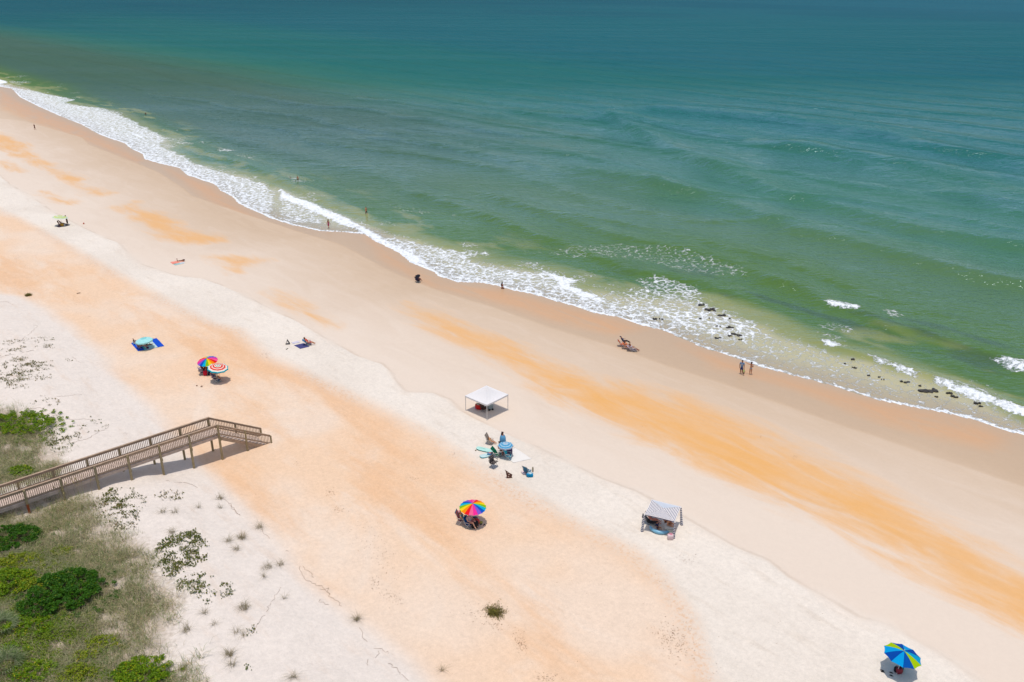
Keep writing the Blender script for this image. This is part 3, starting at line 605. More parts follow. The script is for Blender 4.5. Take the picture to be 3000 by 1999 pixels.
STW, STN = cloth('white_stripe_cloth', (248,250,255)), cloth('navy_stripe_cloth', (70,84,130)); PANEL = cloth('pale_blue_panel_cloth', (208,222,242))
ft = [at(*p) for p in ((1881,1556.5), (1973.7,1576.5), (1997,1538), (1905,1521))]; ctr = sum(ft, Vector()) / 4
cab = thing('beach_cabana', 'navy and white striped square beach cabana with thick striped legs', 'cabana', ctr)
ch = 1.62
def ray_z(u, v, z): return flat(u, v, z)
rc = [ray_z(u, v, ctr.z + ch) - ctr for u, v in ((1888.5,1506.5), (1977.5,1527.5), (1995,1484.5), (1909.4,1463.5))]
cc = sum(rc, Vector()) / 4 + Vector((0, 0, 0.22)); NS = 21; mb = MB()
for k in range(4):
    A, B = rc[k], rc[(k + 1) % 4]
    for j in range(NS):
        e_ = lambda q: (q // 2 * 2 + (1.25 if q % 2 else 0)) / NS
        t0, t1 = e_(j), min(e_(j + 1), 1.0)
        def pt(t, s_): 
            e = A.lerp(B, s_); e = e.lerp((A + B) / 2 * 0.94 + Vector((0, 0, ch)) * 0.06, 0.5 * math.sin(math.pi * s_) * 0.5); p = cc.lerp(e, t); p.z -= 0.05 * math.sin(math.pi * t); return p
        m_ = (0 if j % 2 == 0 else 1) if k != 2 else 2
        if j == NS - 1: m_ = 0
        for i in range(6): mb.add([pt(t0, i/6), pt(t1, i/6), pt(t1, (i+1)/6), pt(t0, (i+1)/6)], [(0, 1, 2, 3)], m_)
mb.build('roof', [STW, STN, PANEL], cab)
for k in range(3):
    A, B = rc[k], rc[(k + 1) % 4]
    if k == 2: continue
mb = MB()
for k in range(4):
    A, B = rc[k], rc[(k + 1) % 4]; n6 = 6; vs = []
    for i in range(n6 + 1):
        s_ = i / n6; e = A.lerp(B, s_); e = e.lerp((A + B) / 2 * 0.94 + Vector((0, 0, ch)) * 0.06, 0.25 * math.sin(math.pi * s_)); vs += [e * 1.004, e * 1.006 + Vector((0, 0, -0.05)), e * 1.006 + Vector((0, 0, -0.11))]
    for i in range(n6): mb.add([vs[3*i], vs[3*i+1], vs[3*i+4], vs[3*i+3]], [(0,1,2,3)], 0); mb.add([vs[3*i+1], vs[3*i+2], vs[3*i+5], vs[3*i+4]], [(0,1,2,3)], 1 if k == 0 else 0)
mb.build('valance', [STW, STN], cab)
for k in range(4):
    A = rc[k] - Vector((0, 0, 0.05)); B = ft[k] - ctr; B.z = gz(ft[k].x, ft[k].y) - ctr.z; mb = MB()
    for i in range(20):
        p0 = A.lerp(B, i / 20); p1 = A.lerp(B, (i + 1) / 20); r0 = 0.065 + 0.055 * (i / 20) ** 1.2; mb.tube([p0, p1], [r0, r0 + 0.004], 7, mi=i % 2, cap=i in (0, 19))
    mb.build('leg', [STW, STN], cab)
mb = MB(); mb.tube([(0, 0, -0.2), cc - Vector((0, 0, 0.04))], 0.018)
for k in range(4): mb.tube([cc - Vector((0, 0, 0.05)), cc.lerp(rc[k], 0.5) - Vector((0, 0, 0.03)), rc[k] - Vector((0, 0, 0.05))], 0.01, 4)
mb.build('frame', WHM, cab)

# ------------------------------------------------------------------ chairs
def chair(label, px, face, fab, frame=('pale_frame_metal', (225,225,222)), stripe=None, seat_h=0.22, recline=28, w=0.56, back=0.66, group='beach chairs', name='beach_chair', long=0.0, sc=1.0, arms=True):
    p = at(*px); t = thing(name, label, 'chair', p, face, group); t.scale = (sc, sc, sc); fm = mat(*frame, 0.4)
    mats = [cloth(*fab)] + ([cloth(*stripe)] if stripe else []); L = 0.46 + long
    def sling(A, B, nm, seg=8, thick=0.02):
        mb = MB(); A = Vector(A); B = Vector(B); d = (B - A).normalized(); up = Vector((0, -d.z, d.y))
        for i in range(seg):
            a_ = A.lerp(B, i / seg); b_ = A.lerp(B, (i + 1) / seg); s0 = -0.05 * math.sin(math.pi * i / seg); s1 = -0.05 * math.sin(math.pi * (i + 1) / seg)
            q_ = [Vector((-w/2, 0, 0)) + a_ + up * s0, Vector((w/2, 0, 0)) + a_ + up * s0, Vector((w/2, 0, 0)) + b_ + up * s1, Vector((-w/2, 0, 0)) + b_ + up * s1]
            mb.add(q_ + [v - up * thick for v in q_], [(0,1,2,3), (7,6,5,4), (0,4,5,1), (1,5,6,2), (2,6,7,3), (3,7,4,0)], (i % 2) if stripe else 0)
        return mb.build(nm, mats, t)
    r = R(recline); y0 = -0.20; top = Vector((0, y0 - math.sin(r) * back, seat_h + math.cos(r) * back))
    sling((0, y0, seat_h), (0, y0 + L, seat_h + 0.05), 'seat'); sling((0, y0, seat_h), top, 'backrest')
    mb = MB()
    for x in (-w/2, w/2):
        mb.tube([(x, y0 + L, seat_h + 0.05), (x, y0, seat_h - 0.01)], 0.014); mb.tube([(x, y0, seat_h), (x, top.y, top.z)], 0.014)
    mb.tube([(-w/2, top.y, top.z), (w/2, top.y, top.z)], 0.014); mb.tube([(-w/2, y0 + L, seat_h + 0.05), (w/2, y0 + L, seat_h + 0.05)], 0.014); mb.build('frame', fm, t)
    for x in (-w/2 - 0.02, w/2 + 0.02):
        for ya, za, yb in ((y0 + L - 0.06, seat_h + 0.22, y0 + 0.02), (y0 - 0.10, seat_h + 0.22, y0 + L - 0.02)):
            mb = MB(); mb.tube([(x, ya, za), (x, yb, 0.0)], 0.013); mb.build('leg', fm, t)
        if arms:
            mb = MB(); mb.box((x, y0 + L * 0.42, seat_h + 0.24), (0.055, L * 0.85, 0.025)); mb.build('armrest', fm, t)
    return t

# ------------------------------------------------------------------ people
_bake = []
def skin_obj(name, verts, edges, radii, material, parent, root=0, sub=1):
    me = bpy.data.meshes.new(name); me.from_pydata([tuple(v) for v in verts], edges, []); o = bpy.data.objects.new(name, me); COL.objects.link(o)
    o.parent = parent; md = o.modifiers.new('skin', 'SKIN'); md.branch_smoothing = 0.5; md.use_smooth_shade = True
    sv = me.skin_vertices[0].data
    for i, r in enumerate(radii):
        sv[i].radius = r if isinstance(r, tuple) else (r, r); sv[i].use_root = i == root
    if sub: s_ = o.modifiers.new('sub', 'SUBSURF'); s_.levels = sub; s_.render_levels = sub
    _bake.append((o, material)); return o
def bake_all():
    bpy.context.view_layer.update(); dg = bpy.context.evaluated_depsgraph_get(); out = []
    for o, m in _bake:
        me = bpy.data.meshes.new_from_object(o.evaluated_get(dg)); me.name = o.name; out.append((o, me, m))
    for o, me, m in out:
        old = o.data; o.modifiers.clear(); o.data = me; me.materials.clear(); me.materials.append(m); bpy.data.meshes.remove(old)
        me.polygons.foreach_set('use_smooth', [True] * len(me.polygons))
SKINS = {'fair': (240,190,162), 'tan': (220,158,122), 'brown': (168,106,78), 'red': (230,152,130)}
STAND = dict(pz=0.52, lean=0, legs=(((0.0,0.012,-0.24),(0.0,-0.005,-0.475)), ((0.0,0.012,-0.24),(0.0,-0.005,-0.475))), arms=(((0.03,-0.01,-0.17),(0.035,0.02,-0.32)), ((0.03,-0.01,-0.17),(0.035,0.02,-0.32))))
WALK = dict(pz=0.515, lean=-4, legs=(((0.0,0.07,-0.23),(0.0,0.09,-0.47)), ((0.0,-0.03,-0.24),(0.0,-0.17,-0.45))), arms=(((0.03,-0.07,-0.16),(0.03,-0.09,-0.31)), ((0.03,0.05,-0.16),(0.03,0.13,-0.29))))
SIT = dict(pz=0.19, lean=22, legs=(((0.02,0.22,0.10),(0.02,0.34,-0.13)), ((0.03,0.22,0.09),(0.04,0.36,-0.13))), arms=(((0.06,0.02,-0.16),(0.03,0.14,-0.21)), ((0.06,0.02,-0.16),(0.03,0.14,-0.21))))
LOUNGE = dict(pz=0.17, lean=32, legs=(((0.01,0.24,0.03),(0.02,0.46,-0.10)), ((0.03,0.24,0.05),(0.04,0.47,-0.10))), arms=(((0.06,0.02,-0.16),(0.03,0.14,-0.22)), ((0.06,0.02,-0.16),(0.03,0.14,-0.22))))
GROUND = dict(pz=0.065, lean=12, legs=(((0.03,0.20,0.14),(0.02,0.30,-0.03)), ((0.05,0.24,0.02),(0.03,0.45,-0.03))), arms=(((0.06,-0.06,-0.15),(0.04,-0.12,-0.29)), ((0.05,0.06,-0.14),(0.0,0.18,-0.12))))
KNEEL = dict(pz=0.14, lean=-6, legs=(((0.03,0.20,-0.09),(0.02,-0.03,-0.11)), ((0.05,0.20,-0.09),(0.03,-0.03,-0.11))), arms=(((0.04,0.0,-0.17),(0.0,0.12,-0.25)), ((0.05,0.0,-0.17),(0.02,0.12,-0.25))))
PRONE = dict(pz=0.06, lean=-84, legs=(((0.01,-0.23,-0.03),(0.01,-0.26,0.19)), ((0.02,-0.23,-0.03),(0.02,-0.22,0.20))), arms=(((0.08,0.06,0.06),(-0.02,-0.02,0.13)), ((0.08,0.06,0.06),(-0.02,-0.02,0.13))))
def person(label, p, face, h=1.70, pose=STAND, skin='tan', hair=(60,42,34), hairlen=0.0, top=None, sleeves=0.5, bottom=None, blen=0.7, dress=None, dlen=0.22, hat=None, cat='person', group=None, hood=None, male=True, bikini=None):
    t = thing('person', label, cat, p, face, group); t.scale = (h, h, h)
    pz = pose['pz']; L = -R(pose['lean']); cl, sl_ = math.cos(L), math.sin(L)
    def U(x, y, z): return Vector((x, y * cl + z * sl_ , -y * sl_ + z * cl + pz))     # upper body turned about the hips; z measured from the hips
    V = []; E = []; Rr = []
    def j(v, r, par=None):
        V.append(v); Rr.append(r)
        if par is not None: E.append((par, len(V) - 1))
        return len(V) - 1
    wd = 1.0 if male else 0.93
    pel = j(U(0,0,0), (0.085, 0.062)); bel = j(U(0,0.005,0.09), (0.076*wd, 0.056), pel); che = j(U(0,0,0.20), (0.092*wd, 0.062), bel)
    nb = j(U(0,-0.006,0.295), (0.062, 0.040), che); nk = j(U(0,0,0.335), 0.032, nb); h0 = j(U(0,0.012,0.375), 0.046, nk); h1 = j(U(0,0.006,0.425), 0.056, h0); h2 = j(U(0,0.0,0.46), 0.042, h1)
    no = j(U(0,0.066,0.398), 0.008, h0)
    for s_ in (-1, 1): j(U(0.064*s_,0.0,0.405), 0.008, h1)
    idx = {}
    for k, s_ in enumerate((-1, 1)):
        sh = j(U(0.108*s_*wd,0,0.285), 0.042, nb); e_, w_ = pose['arms'][k]
        el = U(0.108*s_*wd + e_[0]*s_, e_[1], 0.285 + e_[2]); wr = U(0.108*s_*wd + w_[0]*s_, w_[1], 0.285 + w_[2])
        a1 = j(el, 0.027, sh); a2 = j(wr, 0.017, a1); d = (wr - el).normalized(); sd = d.cross(Vector((0, 0, 1)) if abs(d.z) < 0.9 else Vector((0, 1, 0))).normalized()
        pm = j(wr + d * 0.035, (0.021, 0.013), a2); tip = wr + d * 0.052
        for q_, off in enumerate((-0.016, -0.005, 0.006, 0.016)):
            f1 = j(tip + sd * off + d * 0.012, 0.0055, pm); j(tip + sd * off * 1.15 + d * (0.036 + (0.006 if q_ in (1, 2) else 0)) + Vector((0, 0, -0.006)), 0.0042, f1)
        th = j(wr + d * 0.02 - sd * 0.022, 0.0062, a2); j(wr + d * 0.042 - sd * 0.032, 0.0048, th)
        hp = j(Vector((0.052*s_, 0, pz - 0.015)), 0.062, pel); kn_, an_ = pose['legs'][k]; H0 = Vector((0.052*s_, 0, pz))
        kn = H0 + Vector((kn_[0]*s_, kn_[1], kn_[2])); an = H0 + Vector((an_[0]*s_, an_[1], an_[2]))
        k1 = j(kn, 0.038, hp); ca = j(kn.lerp(an, 0.35) + Vector((0, -0.006, 0)), 0.035, k1); k2 = j(an, 0.021, ca); fd = Vector((0.01*s_, 0.075, -0.026)) if (an - kn).normalized().z < -0.6 else Vector((0.01*s_, 0.03, 0.07)) if (an-kn).z < 0.1 else Vector((0, 0.02, 0.07))
        j(an + fd, (0.022, 0.014), k2); idx[s_] = (sh, a1, a2, hp, k1, k2, pm)
    skc = mat('skin_' + skin, SKINS[skin], 0.6, 0.05)
    skin_obj('body', V, E, Rr, skc, t)
    hm = mat('hair_%d_%d_%d' % hair, hair, 0.6, 0.2); inf = lambda r, k, a=0.0: (r[0]*k+a, r[1]*k+a) if isinstance(r, tuple) else r*k+a
    hv = [U(0,-0.014,0.415), U(0,-0.006,0.455), U(0,0.016,0.478)]; hr = [0.058, 0.056, 0.030]; he = [(0,1),(1,2)]
    if hairlen: hv += [U(0,-0.045,0.36), U(0,-0.060,0.36-hairlen*0.5), U(0,-0.066,0.36-hairlen)]; hr += [0.050, 0.042, 0.022]; he += [(0,3),(3,4),(4,5)]
    if hood: hm = mat('hood_%d_%d_%d' % hood, hood, 0.8); hr = [0.068, 0.064, 0.040] + hr[3:]
    if not (hat and hat[1] == 'full'): skin_obj('hood' if hood else 'hair', hv, he, hr, hm, t)
    def cl_(name, c, ids, ed, rad, extra=()):
        vs = [V[i] if isinstance(i, int) else i for i in ids]; return skin_obj(name, vs, ed, rad, mat('cloth_%d_%d_%d' % c, c, 0.85, 0.12), t)
    if top:
        ids = [V[pel] + (V[pel] - V[bel]) * 0.42, bel, che, nb]; ed = [(0,1),(1,2),(2,3)]; rad = [inf(Rr[pel],1.12,0.014), inf(Rr[bel],1.08,0.010), inf(Rr[che],1.05,0.012), inf(Rr[nb],0.95,0.008)]
        for s_ in (-1, 1):
            sh, a1, a2 = idx[s_][:3]; ids.append(sh); ed.append((3, len(ids)-1)); rad.append(0.050); q_ = len(ids)-1
            if sleeves > 0: ids.append(V[sh].lerp(V[a1], min(1, sleeves))); ed.append((q_, q_+1)); rad.append(0.040 if sleeves < 1 else 0.036)
            if sleeves > 1: ids.append(V[a1].lerp(V[a2], sleeves-1)); ed.append((q_+1, q_+2)); rad.append(0.028)
        cl_('shirt', top, ids, ed, rad)
    if bottom:
        ids = [V[pel].lerp(V[bel], 0.55), pel]; ed = [(0,1)]; rad = [inf(Rr[pel],0.95,0.008), inf(Rr[pel],1.03,0.010)]
        for s_ in (-1, 1):
            hp, k1, k2 = idx[s_][3:6]; ids.append(hp); ed.append((1, len(ids)-1)); rad.append(0.072); q_ = len(ids)-1
            if blen > 0: ids.append(V[hp].lerp(V[k1], min(1, blen))); ed.append((q_, q_+1)); rad.append(0.062 if blen < 1 else 0.046)
            if blen > 1: ids.append(V[k1].lerp(V[k2], blen-1)); ed.append((q_+1, q_+2)); rad.append(0.038)
        cl_('trousers' if blen > 1.3 else 'shorts', bottom, ids, ed, rad, )
    if bikini:
        cl_('bikini_top', bikini, [V[che] + Vector((0,0,0.0)), V[che].lerp(V[nb], 0.35)], [(0,1)], [inf(Rr[che],1.02,0.006), inf(Rr[che],1.0,0.002)])
    if dress:
        kd = Vector((0, 0, -1)) if pose['pz'] > 0.3 else Vector((0, 0.9, -0.3))
        ids = [che, bel, pel, V[pel] + kd * dlen * 0.5, V[pel] + kd * dlen]; cl_('dress', dress, ids, [(0,1),(1,2),(2,3),(3,4)], [inf(Rr[che],1.04,0.012), inf(Rr[bel],1.12,0.012), (0.105,0.085), (0.112,0.095), (0.125,0.105)])
    if hat:
        mb = MB(); c = U(0,0.0,0.452); up = (U(0,0,1) - U(0,0,0)).normalized(); m = up.to_track_quat('Z', 'Y').to_matrix(); br = 0.115 if hat[1] != 'cap' else 0.075
        prof = [(br, -0.008), (br*0.98, 0.0), (0.064, 0.008), (0.060, 0.035), (0.040, 0.056), (0.0, 0.062)]; vs = []
        for r_, z_ in prof: vs += [c + m @ Vector((r_*math.cos(2*math.pi*i/14), r_*math.sin(2*math.pi*i/14) + (0.03 if hat[1] == 'cap' and r_ > 0.07 and math.sin(2*math.pi*i/14) > 0 else 0), z_)) for i in range(14)]
        mb.add(vs, [(a_*14+i, a_*14+(i+1)%14, (a_+1)*14+(i+1)%14, (a_+1)*14+i) for a_ in range(5) for i in range(14)])
        mb.build('cap' if hat[1] == 'cap' else 'sun_hat', mat('hat_%d_%d_%d' % hat[0], hat[0], 0.85), t, smooth=True)
    t['_j'] = 0; del t['_j']
    return t
def wade(px, dz): p = at(*px); p.z = dz; return p
CAMWARD = math.pi; RIGHT = -math.pi / 2; LEFT = math.pi / 2
person('person walking alone on the far wet sand in a dark red outfit', at(103,381), R(70), 1.72, WALK, 'brown', (45,32,30), 0.0, top=(110,52,50), bottom=(84,40,44), blen=0.8)
person('swimmer far out beyond the foam with only head and shoulders above the water', wade((427,336), -1.08), CAMWARD, 1.75, STAND, 'brown', (40,30,30), top=(120,50,60), sleeves=0.3)
person('leftmost of the three bathers near the breakers, head and bare shoulders showing', wade((851,528), -0.95), R(120), 1.7, STAND, 'brown', (70,48,40))
person('bather standing waist deep with bare back and dark trunks near the breakers', wade((873,531.5), -0.38), R(-20), 1.62, STAND, 'tan', (44,34,32), bottom=(44,58,66), blen=0.8)
person('bather in a black top crouching in the shallows between two companions', wade((866,535.5), -0.32), R(30), 1.45, KNEEL, 'tan', (30,28,32), top=(30,34,40), sleeves=1.8, bottom=(30,34,40))
person('bare chested man in black shorts wading knee deep behind the breaking wave', wade((1073.5,628), -0.28), R(40), 1.78, WALK, 'tan', (70,50,40), bottom=(34,34,44), blen=1.0)
person('woman with long brown hair in a pink dress walking through the thin wash', wade((963,670), 0.0), R(-30), 1.70, WALK, 'tan', (92,56,40), 0.20, dress=(196,84,116), dlen=0.24, male=False)
chair('dark low chair under the black umbrella on the damp sand', (1224,826), SEAWARD, ('navy_sling', (58,56,104)), ('dark_frame_metal', (70,62,60)), recline=20)
person('person in purple and navy seated under the small black umbrella', at(1224.5,825.5), SEAWARD, 1.65, SIT, 'brown', (40,32,34), 0.1, top=(150,146,206), bottom=(44,42,88), blen=1.0, male=False)
person('long haired woman kneeling at the edge of the swash with her back turned', at(1470.5,846.5), SEAWARD, 1.62, KNEEL, 'brown', (44,28,22), 0.24, bottom=(196,126,60), blen=0.1, bikini=(150,70,40), male=False)
# the family at the water's edge
fam = at(2171,1097)
pm_ = person('man in a blue printed T shirt and dark blue shorts looking out to sea', fam, R(-25), 1.80, STAND, 'brown', (60,44,40), top=(120,158,206), sleeves=0.7, bottom=(66,84,140), blen=0.95)
mb = MB(); 
def disc(mb, c, r0, r1, n, ax, ay, a0=0, a1=2*math.pi):
    vs = []
    for i in range(n + 1): a = a0 + (a1 - a0) * i / n; e = ax * math.cos(a) + ay * math.sin(a); vs += [c + e * r0, c + e * r1]
    mb.add(vs, [(2*i, 2*i+1, 2*i+3, 2*i+2) for i in range(n)])
cB = Vector((0, -0.088, 0.71)); X_, Z_ = Vector((1, 0, 0)), Vector((0, 0.06, 1)); disc(mb, cB, 0.034, 0.046, 16, X_, Z_); disc(mb, cB + Vector((0, -0.002, 0.006)), 0.010, 0.018, 10, X_, Z_)
mb.add([cB + Vector(v) for v in ((0.008,-0.002,-0.026),(0.016,-0.002,-0.026),(0.016,-0.002,0.004),(0.008,-0.002,0.004))], [(0,1,2,3)]); mb.build('back_print', mat('print_white', (236,240,250), 0.8), pm_)
person('toddler in a lime shirt and black shorts standing between the two adults', at(2178,1101), R(-20), 0.84, STAND, 'tan', (40,34,32), top=(206,240,150), sleeves=0.6, bottom=(34,34,42), blen=1.2)
ARM_UP = dict(STAND, arms=(((0.15,0.07,-0.02),(0.30,0.13,0.07)), ((0.05,0.06,-0.14),(0.0,0.15,-0.10))))
wm = person('woman in a blue swimsuit pointing left with a baby on her hip', at(2198,1098), R(-15), 1.62, ARM_UP, 'tan', (84,54,40), 0.05, bottom=(120,190,226), blen=0.25, bikini=(80,150,190), male=False)
BABY = dict(SIT, pz=0.20, lean=5)
bp = at(2201,1098); bp.z += 0.86; bp.x += 0.10
person('baby with dark hair carried on the hip of the pointing woman', bp, R(70), 0.72, BABY, 'fair', (36,30,30), top=(236,226,220), sleeves=0.6, bottom=(40,36,44), blen=0.6)
# the lounging group right of centre
LF = math.atan2(-0.35, 1.0) - math.pi / 2 + R(14)
ORS, ORD = ('orange_sling', (236,120,70)), ('dark_red_sling', (150,66,52))
chair('orange and red striped folding lounge chair at the left of the damp sand group', (1822,1015), LF, ORS, ('white_frame_metal', (228,232,232)), stripe=ORD, seat_h=0.30, recline=35, long=0.1)
chair('orange lounge chair in the middle of the damp sand group', (1837,1022.5), LF, ('bright_orange_sling', (238,128,62)), ('white_frame_metal', (228,232,232)), seat_h=0.30, recline=42, long=0.1)
chair('pale lilac lounge chair at the right of the damp sand group', (1853,1029), LF, ('lilac_sling', (212,200,216)), ('white_frame_metal', (228,232,232)), stripe=('mauve_sling', (170,156,180)), seat_h=0.24, recline=48, long=0.25)
q_ = at(1826,1010)
person('person in a navy hooded top and dark trousers sitting sideways with one arm out', q_ + Vector((0,0,0.16)), LF + R(12), 1.74, LOUNGE, 'brown', (40,40,60), 0, top=(62,66,100), sleeves=1.9, bottom=(50,42,50), blen=1.95, hood=(52,56,88))
person('person in bright orange clothes reclining in the middle lounge chair', at(1838,1022) + Vector((0,0,0.06)), LF, 1.62, LOUNGE, 'tan', (90,50,36), 0.05, top=(244,124,60), sleeves=0.6, bottom=(232,96,48), blen=0.8, male=False)
person('person in pale mauve with bare legs stretched out at the right of the lounging group', at(1853,1028.5), LF, 1.66, LOUNGE, 'brown', (120,90,80), 0.05, top=(214,204,222), sleeves=0.6, bottom=(206,190,206), blen=0.7, male=False)
# towels on the pale berm
def towel(label, px, colors, bands=None, name='beach_towel', cat='towel', group='towels and mats on the sand', thick=0.02, wav=0.03, seed=1):
    """four corners in the photograph; coloured bands run across from the first edge to the opposite one"""
    P = [at(*p) for p in px]; c = sum(P, Vector()) / 4; nu, nv = 24, 10; bands = bands or [(1.0, 0)]; rr = random.Random(seed)
    mb = MB(); vs = []; ph = [rr.random() * 6 for _ in range(4)]
    for j in range(nv + 1):
        for i in range(nu + 1):
            a_, b_ = i / nu, j / nv; e = P[0].lerp(P[3], a_).lerp(P[1].lerp(P[2], a_), b_)
            z = max(gz(e.x, e.y), 0) + thick + wav * 0.5 * (1 + math.sin(a_ * 9 + ph[0]) * math.sin(b_ * 7 + ph[1])); vs.append(Vector((e.x, e.y, z)) - c)
    k = len(vs); top = list(vs); vs = top + [v - Vector((0, 0, thick * 0.8)) for v in top]; W_ = nu + 1; fs = []; mi = []
    for j in range(nv):
        for i in range(nu):
            f_ = (j*W_+i, j*W_+i+1, (j+1)*W_+i+1, (j+1)*W_+i); m_ = next(m for lim, m in bands if (i + 0.5) / nu <= lim + 1e-6); fs.append(f_); mi.append(m_)
    ring = [i for i in range(nu)] + [j*W_+nu for j in range(nv)] + [nv*W_+i for i in range(nu, 0, -1)] + [j*W_ for j in range(nv, 0, -1)]
    for a_, b_ in zip(ring, ring[1:] + ring[:1]): fs.append((a_, a_ + k, b_ + k, b_)); mi.append(mi[min(a_, len(mi) - 1)])
    mb.v = [tuple(v) for v in vs]; mb.f = fs; mb.mi = mi
    o = mb.build(name, [mat('towel_%d_%d_%d' % c_, c_, 0.9, 0.08) for c_ in colors], None, True, c); return tag(o, label, cat, group)
BLU, LTB = (0,84,226), (206,236,240)
towel('large blue beach mat with a pale middle under the turquoise umbrella', [(384,1006),(404.5,1030),(482,1015),(458.6,991.5)], [BLU, LTB, (120,205,215)], [(0.27,0),(0.34,2),(0.72,1),(0.77,1),(1.0,0)], 'beach_mat', 'mat', seed=2)
towel('plain navy beach mat on the white berm', [(861.7,1012.7),(879.5,1022.8),(906.9,1016.3),(890.2,1006.2)], [(76,78,140)], name='beach_mat', cat='mat', seed=3)
towel('pale lavender towel behind the navy mat', [(854,1004),(858,1008.5),(879,1004),(874,999.5)], [(226,226,250)], seed=4)
towel('coral pink towel at the foot of the pale berm', [(499,769),(506,774.5),(541,767.5),(529,763)], [(255,160,145), (255,200,180)], [(0.6,0),(1.0,1)], seed=5)
towel('narrow pale teal towel lying along the coral one', [(508,775),(514,778),(542,771.5),(538,768.5)], [(170,218,222), (222,240,255)], [(0.6,0),(1.0,1)], seed=6)
towel('big white sheet spread out beside the blue ringed umbrella', [(1474,1333),(1503.6,1356.8),(1557.9,1345.4),(1507,1311)], [(253,254,255)], name='beach_sheet', cat='sheet', wav=0.015, seed=7)
person('sunbather lying on her front on the coral towel with feet in the air', at(527,766), math.atan2(0.25, 1) - math.pi/2, 1.6, PRONE, 'brown', (60,36,30), 0.1, bottom=(96,44,48), blen=0.1, male=False)
chair('low blue chair facing away at the corner of the navy mat', (903,1011), RIGHT + R(10), ('blue_sling', (70,140,200)), seat_h=0.24, recline=42, long=0.1)
person('person in red stretched out in the low blue chair', at(903.5,1011) + Vector((0,0,0.03)), RIGHT + R(10), 1.7, LOUNGE, 'tan', (110,70,50), 0.05, top=(236,52,52), sleeves=0.5, bottom=(206,60,74), blen=0.9)
def bag(label, px, c, size=(0.4, 0.25, 0.32), rot=0.0, handle=True, name='beach_bag', cat='bag', flap=None, lump=0.12, group='bags and coolers on the beach'):
    p = at(*px); t = thing(name, label, cat, p, rot, group); m = mat('bag_%d_%d_%d' % c, c, 0.75, 0.12); x, y, z = size
    mb = MB(); mb.ell((0, 0, z*0.48), (x*0.5, y*0.5, z*0.5), 14, 8, lump=lump, seed=int(px[0]), p=0.55 if handle else 0.8); b = mb.build('body', m, t, True)
    if flap: mb = MB(); mb.ell((0, 0.02, z*0.86), (x*0.42, y*0.42, z*0.2), 10, 5, lump=lump); mb.build('lid', mat('bag_%d_%d_%d' % flap, flap, 0.7), t, True)
    if handle:
        mb = MB(); mb.tube([(-x*0.28, 0, z*0.85), (-x*0.2, 0, z*1.25), (x*0.2, 0, z*1.25), (x*0.28, 0, z*0.85)], 0.012, 5); mb.build('handle', m, t, True)
    return t
def box_thing(label, px, c, size, rot, name, cat, lid=None, wheels=None, group='bags and coolers on the beach'):
    p = at(*px); t = thing(name, label, cat, p, rot, group); x, y, z = size; zb = 0.12 if wheels else 0.0
    mb = MB(); mb.box((0, 0, zb + z*0.45), (x, y, z*0.9), taper=1.06); mb.build('body', mat('box_%d_%d_%d' % c, c, 0.6), t)
    mb = MB(); mb.box((0, 0, zb + z*0.94), (x*1.1, y*1.1, z*0.10)); mb.build('lid', mat('box_%d_%d_%d' % (lid or c), lid or c, 0.6), t)
    mb = MB(); mb.tube([(-x*0.5, -y*0.56, zb+z*0.7), (-x*0.5, -y*0.75, zb+z*1.05), (x*0.5, -y*0.75, zb+z*1.05), (x*0.5, -y*0.56, zb+z*0.7)], 0.014, 5); mb.build('handle', mat('black_plastic', (40,40,42), 0.6), t)
    if wheels:
        for sx in (-1, 1):
            for sy in (-1, 1): mb = MB(); mb.tube([(sx*x*0.54, sy*y*0.38, 0.10), (sx*x*0.54 + sx*0.06, sy*y*0.38, 0.10)], 0.10, 12); mb.build('wheel', mat('black_plastic', (40,40,42), 0.6), t)
    return t
def flops(label, px, c, rot=0.0, gap=0.14):
    p = at(*px)
    t = thing('flip_flops', label, 'flip flops', p, rot, 'footwear left on the sand')
    for sx in (-1, 1):
        mb = MB(); mb.ell((sx*gap/2, sx*0.02, 0.02), (0.05, 0.135, 0.022), 10, 4); mb.build('sole', mat('flop_%d_%d_%d' % c, c, 0.8), t, True)
        mb = MB(); mb.tube([(sx*gap/2 - 0.04, sx*0.02 + 0.0, 0.035), (sx*gap/2, sx*0.02 + 0.07, 0.06), (sx*gap/2 + 0.04, sx*0.02, 0.035)], 0.008, 4); mb.build('strap', mat('flop_%d_%d_%d' % c, c, 0.8), t)
    return t
# small things by the navy mat
p = at(843,1008); t = thing('folding_backrest', 'small dark grey folding backrest standing open left of the lavender towel', 'backrest', p, R(-80), 'bags and coolers on the beach')
mb = MB(); mb.box((0, 0.12, 0.26), (0.5, 0.03, 0.62), Matrix.Rotation(R(28), 3, 'X')); mb.build('panel', mat('dark_grey_fabric', (96,92,90)), t)
mb = MB(); mb.box((0, -0.14, 0.24), (0.5, 0.03, 0.55), Matrix.Rotation(R(-24), 3, 'X')); mb.build('brace', mat('taupe_fabric', (150,142,136)), t)
flops('green and black flip flops left of the navy mat', (841,1023), (60,66,40), R(60), 0.22)
bag('purple bag standing behind the person in red', (909.5,1008), (206,120,200), (0.3,0.2,0.4))
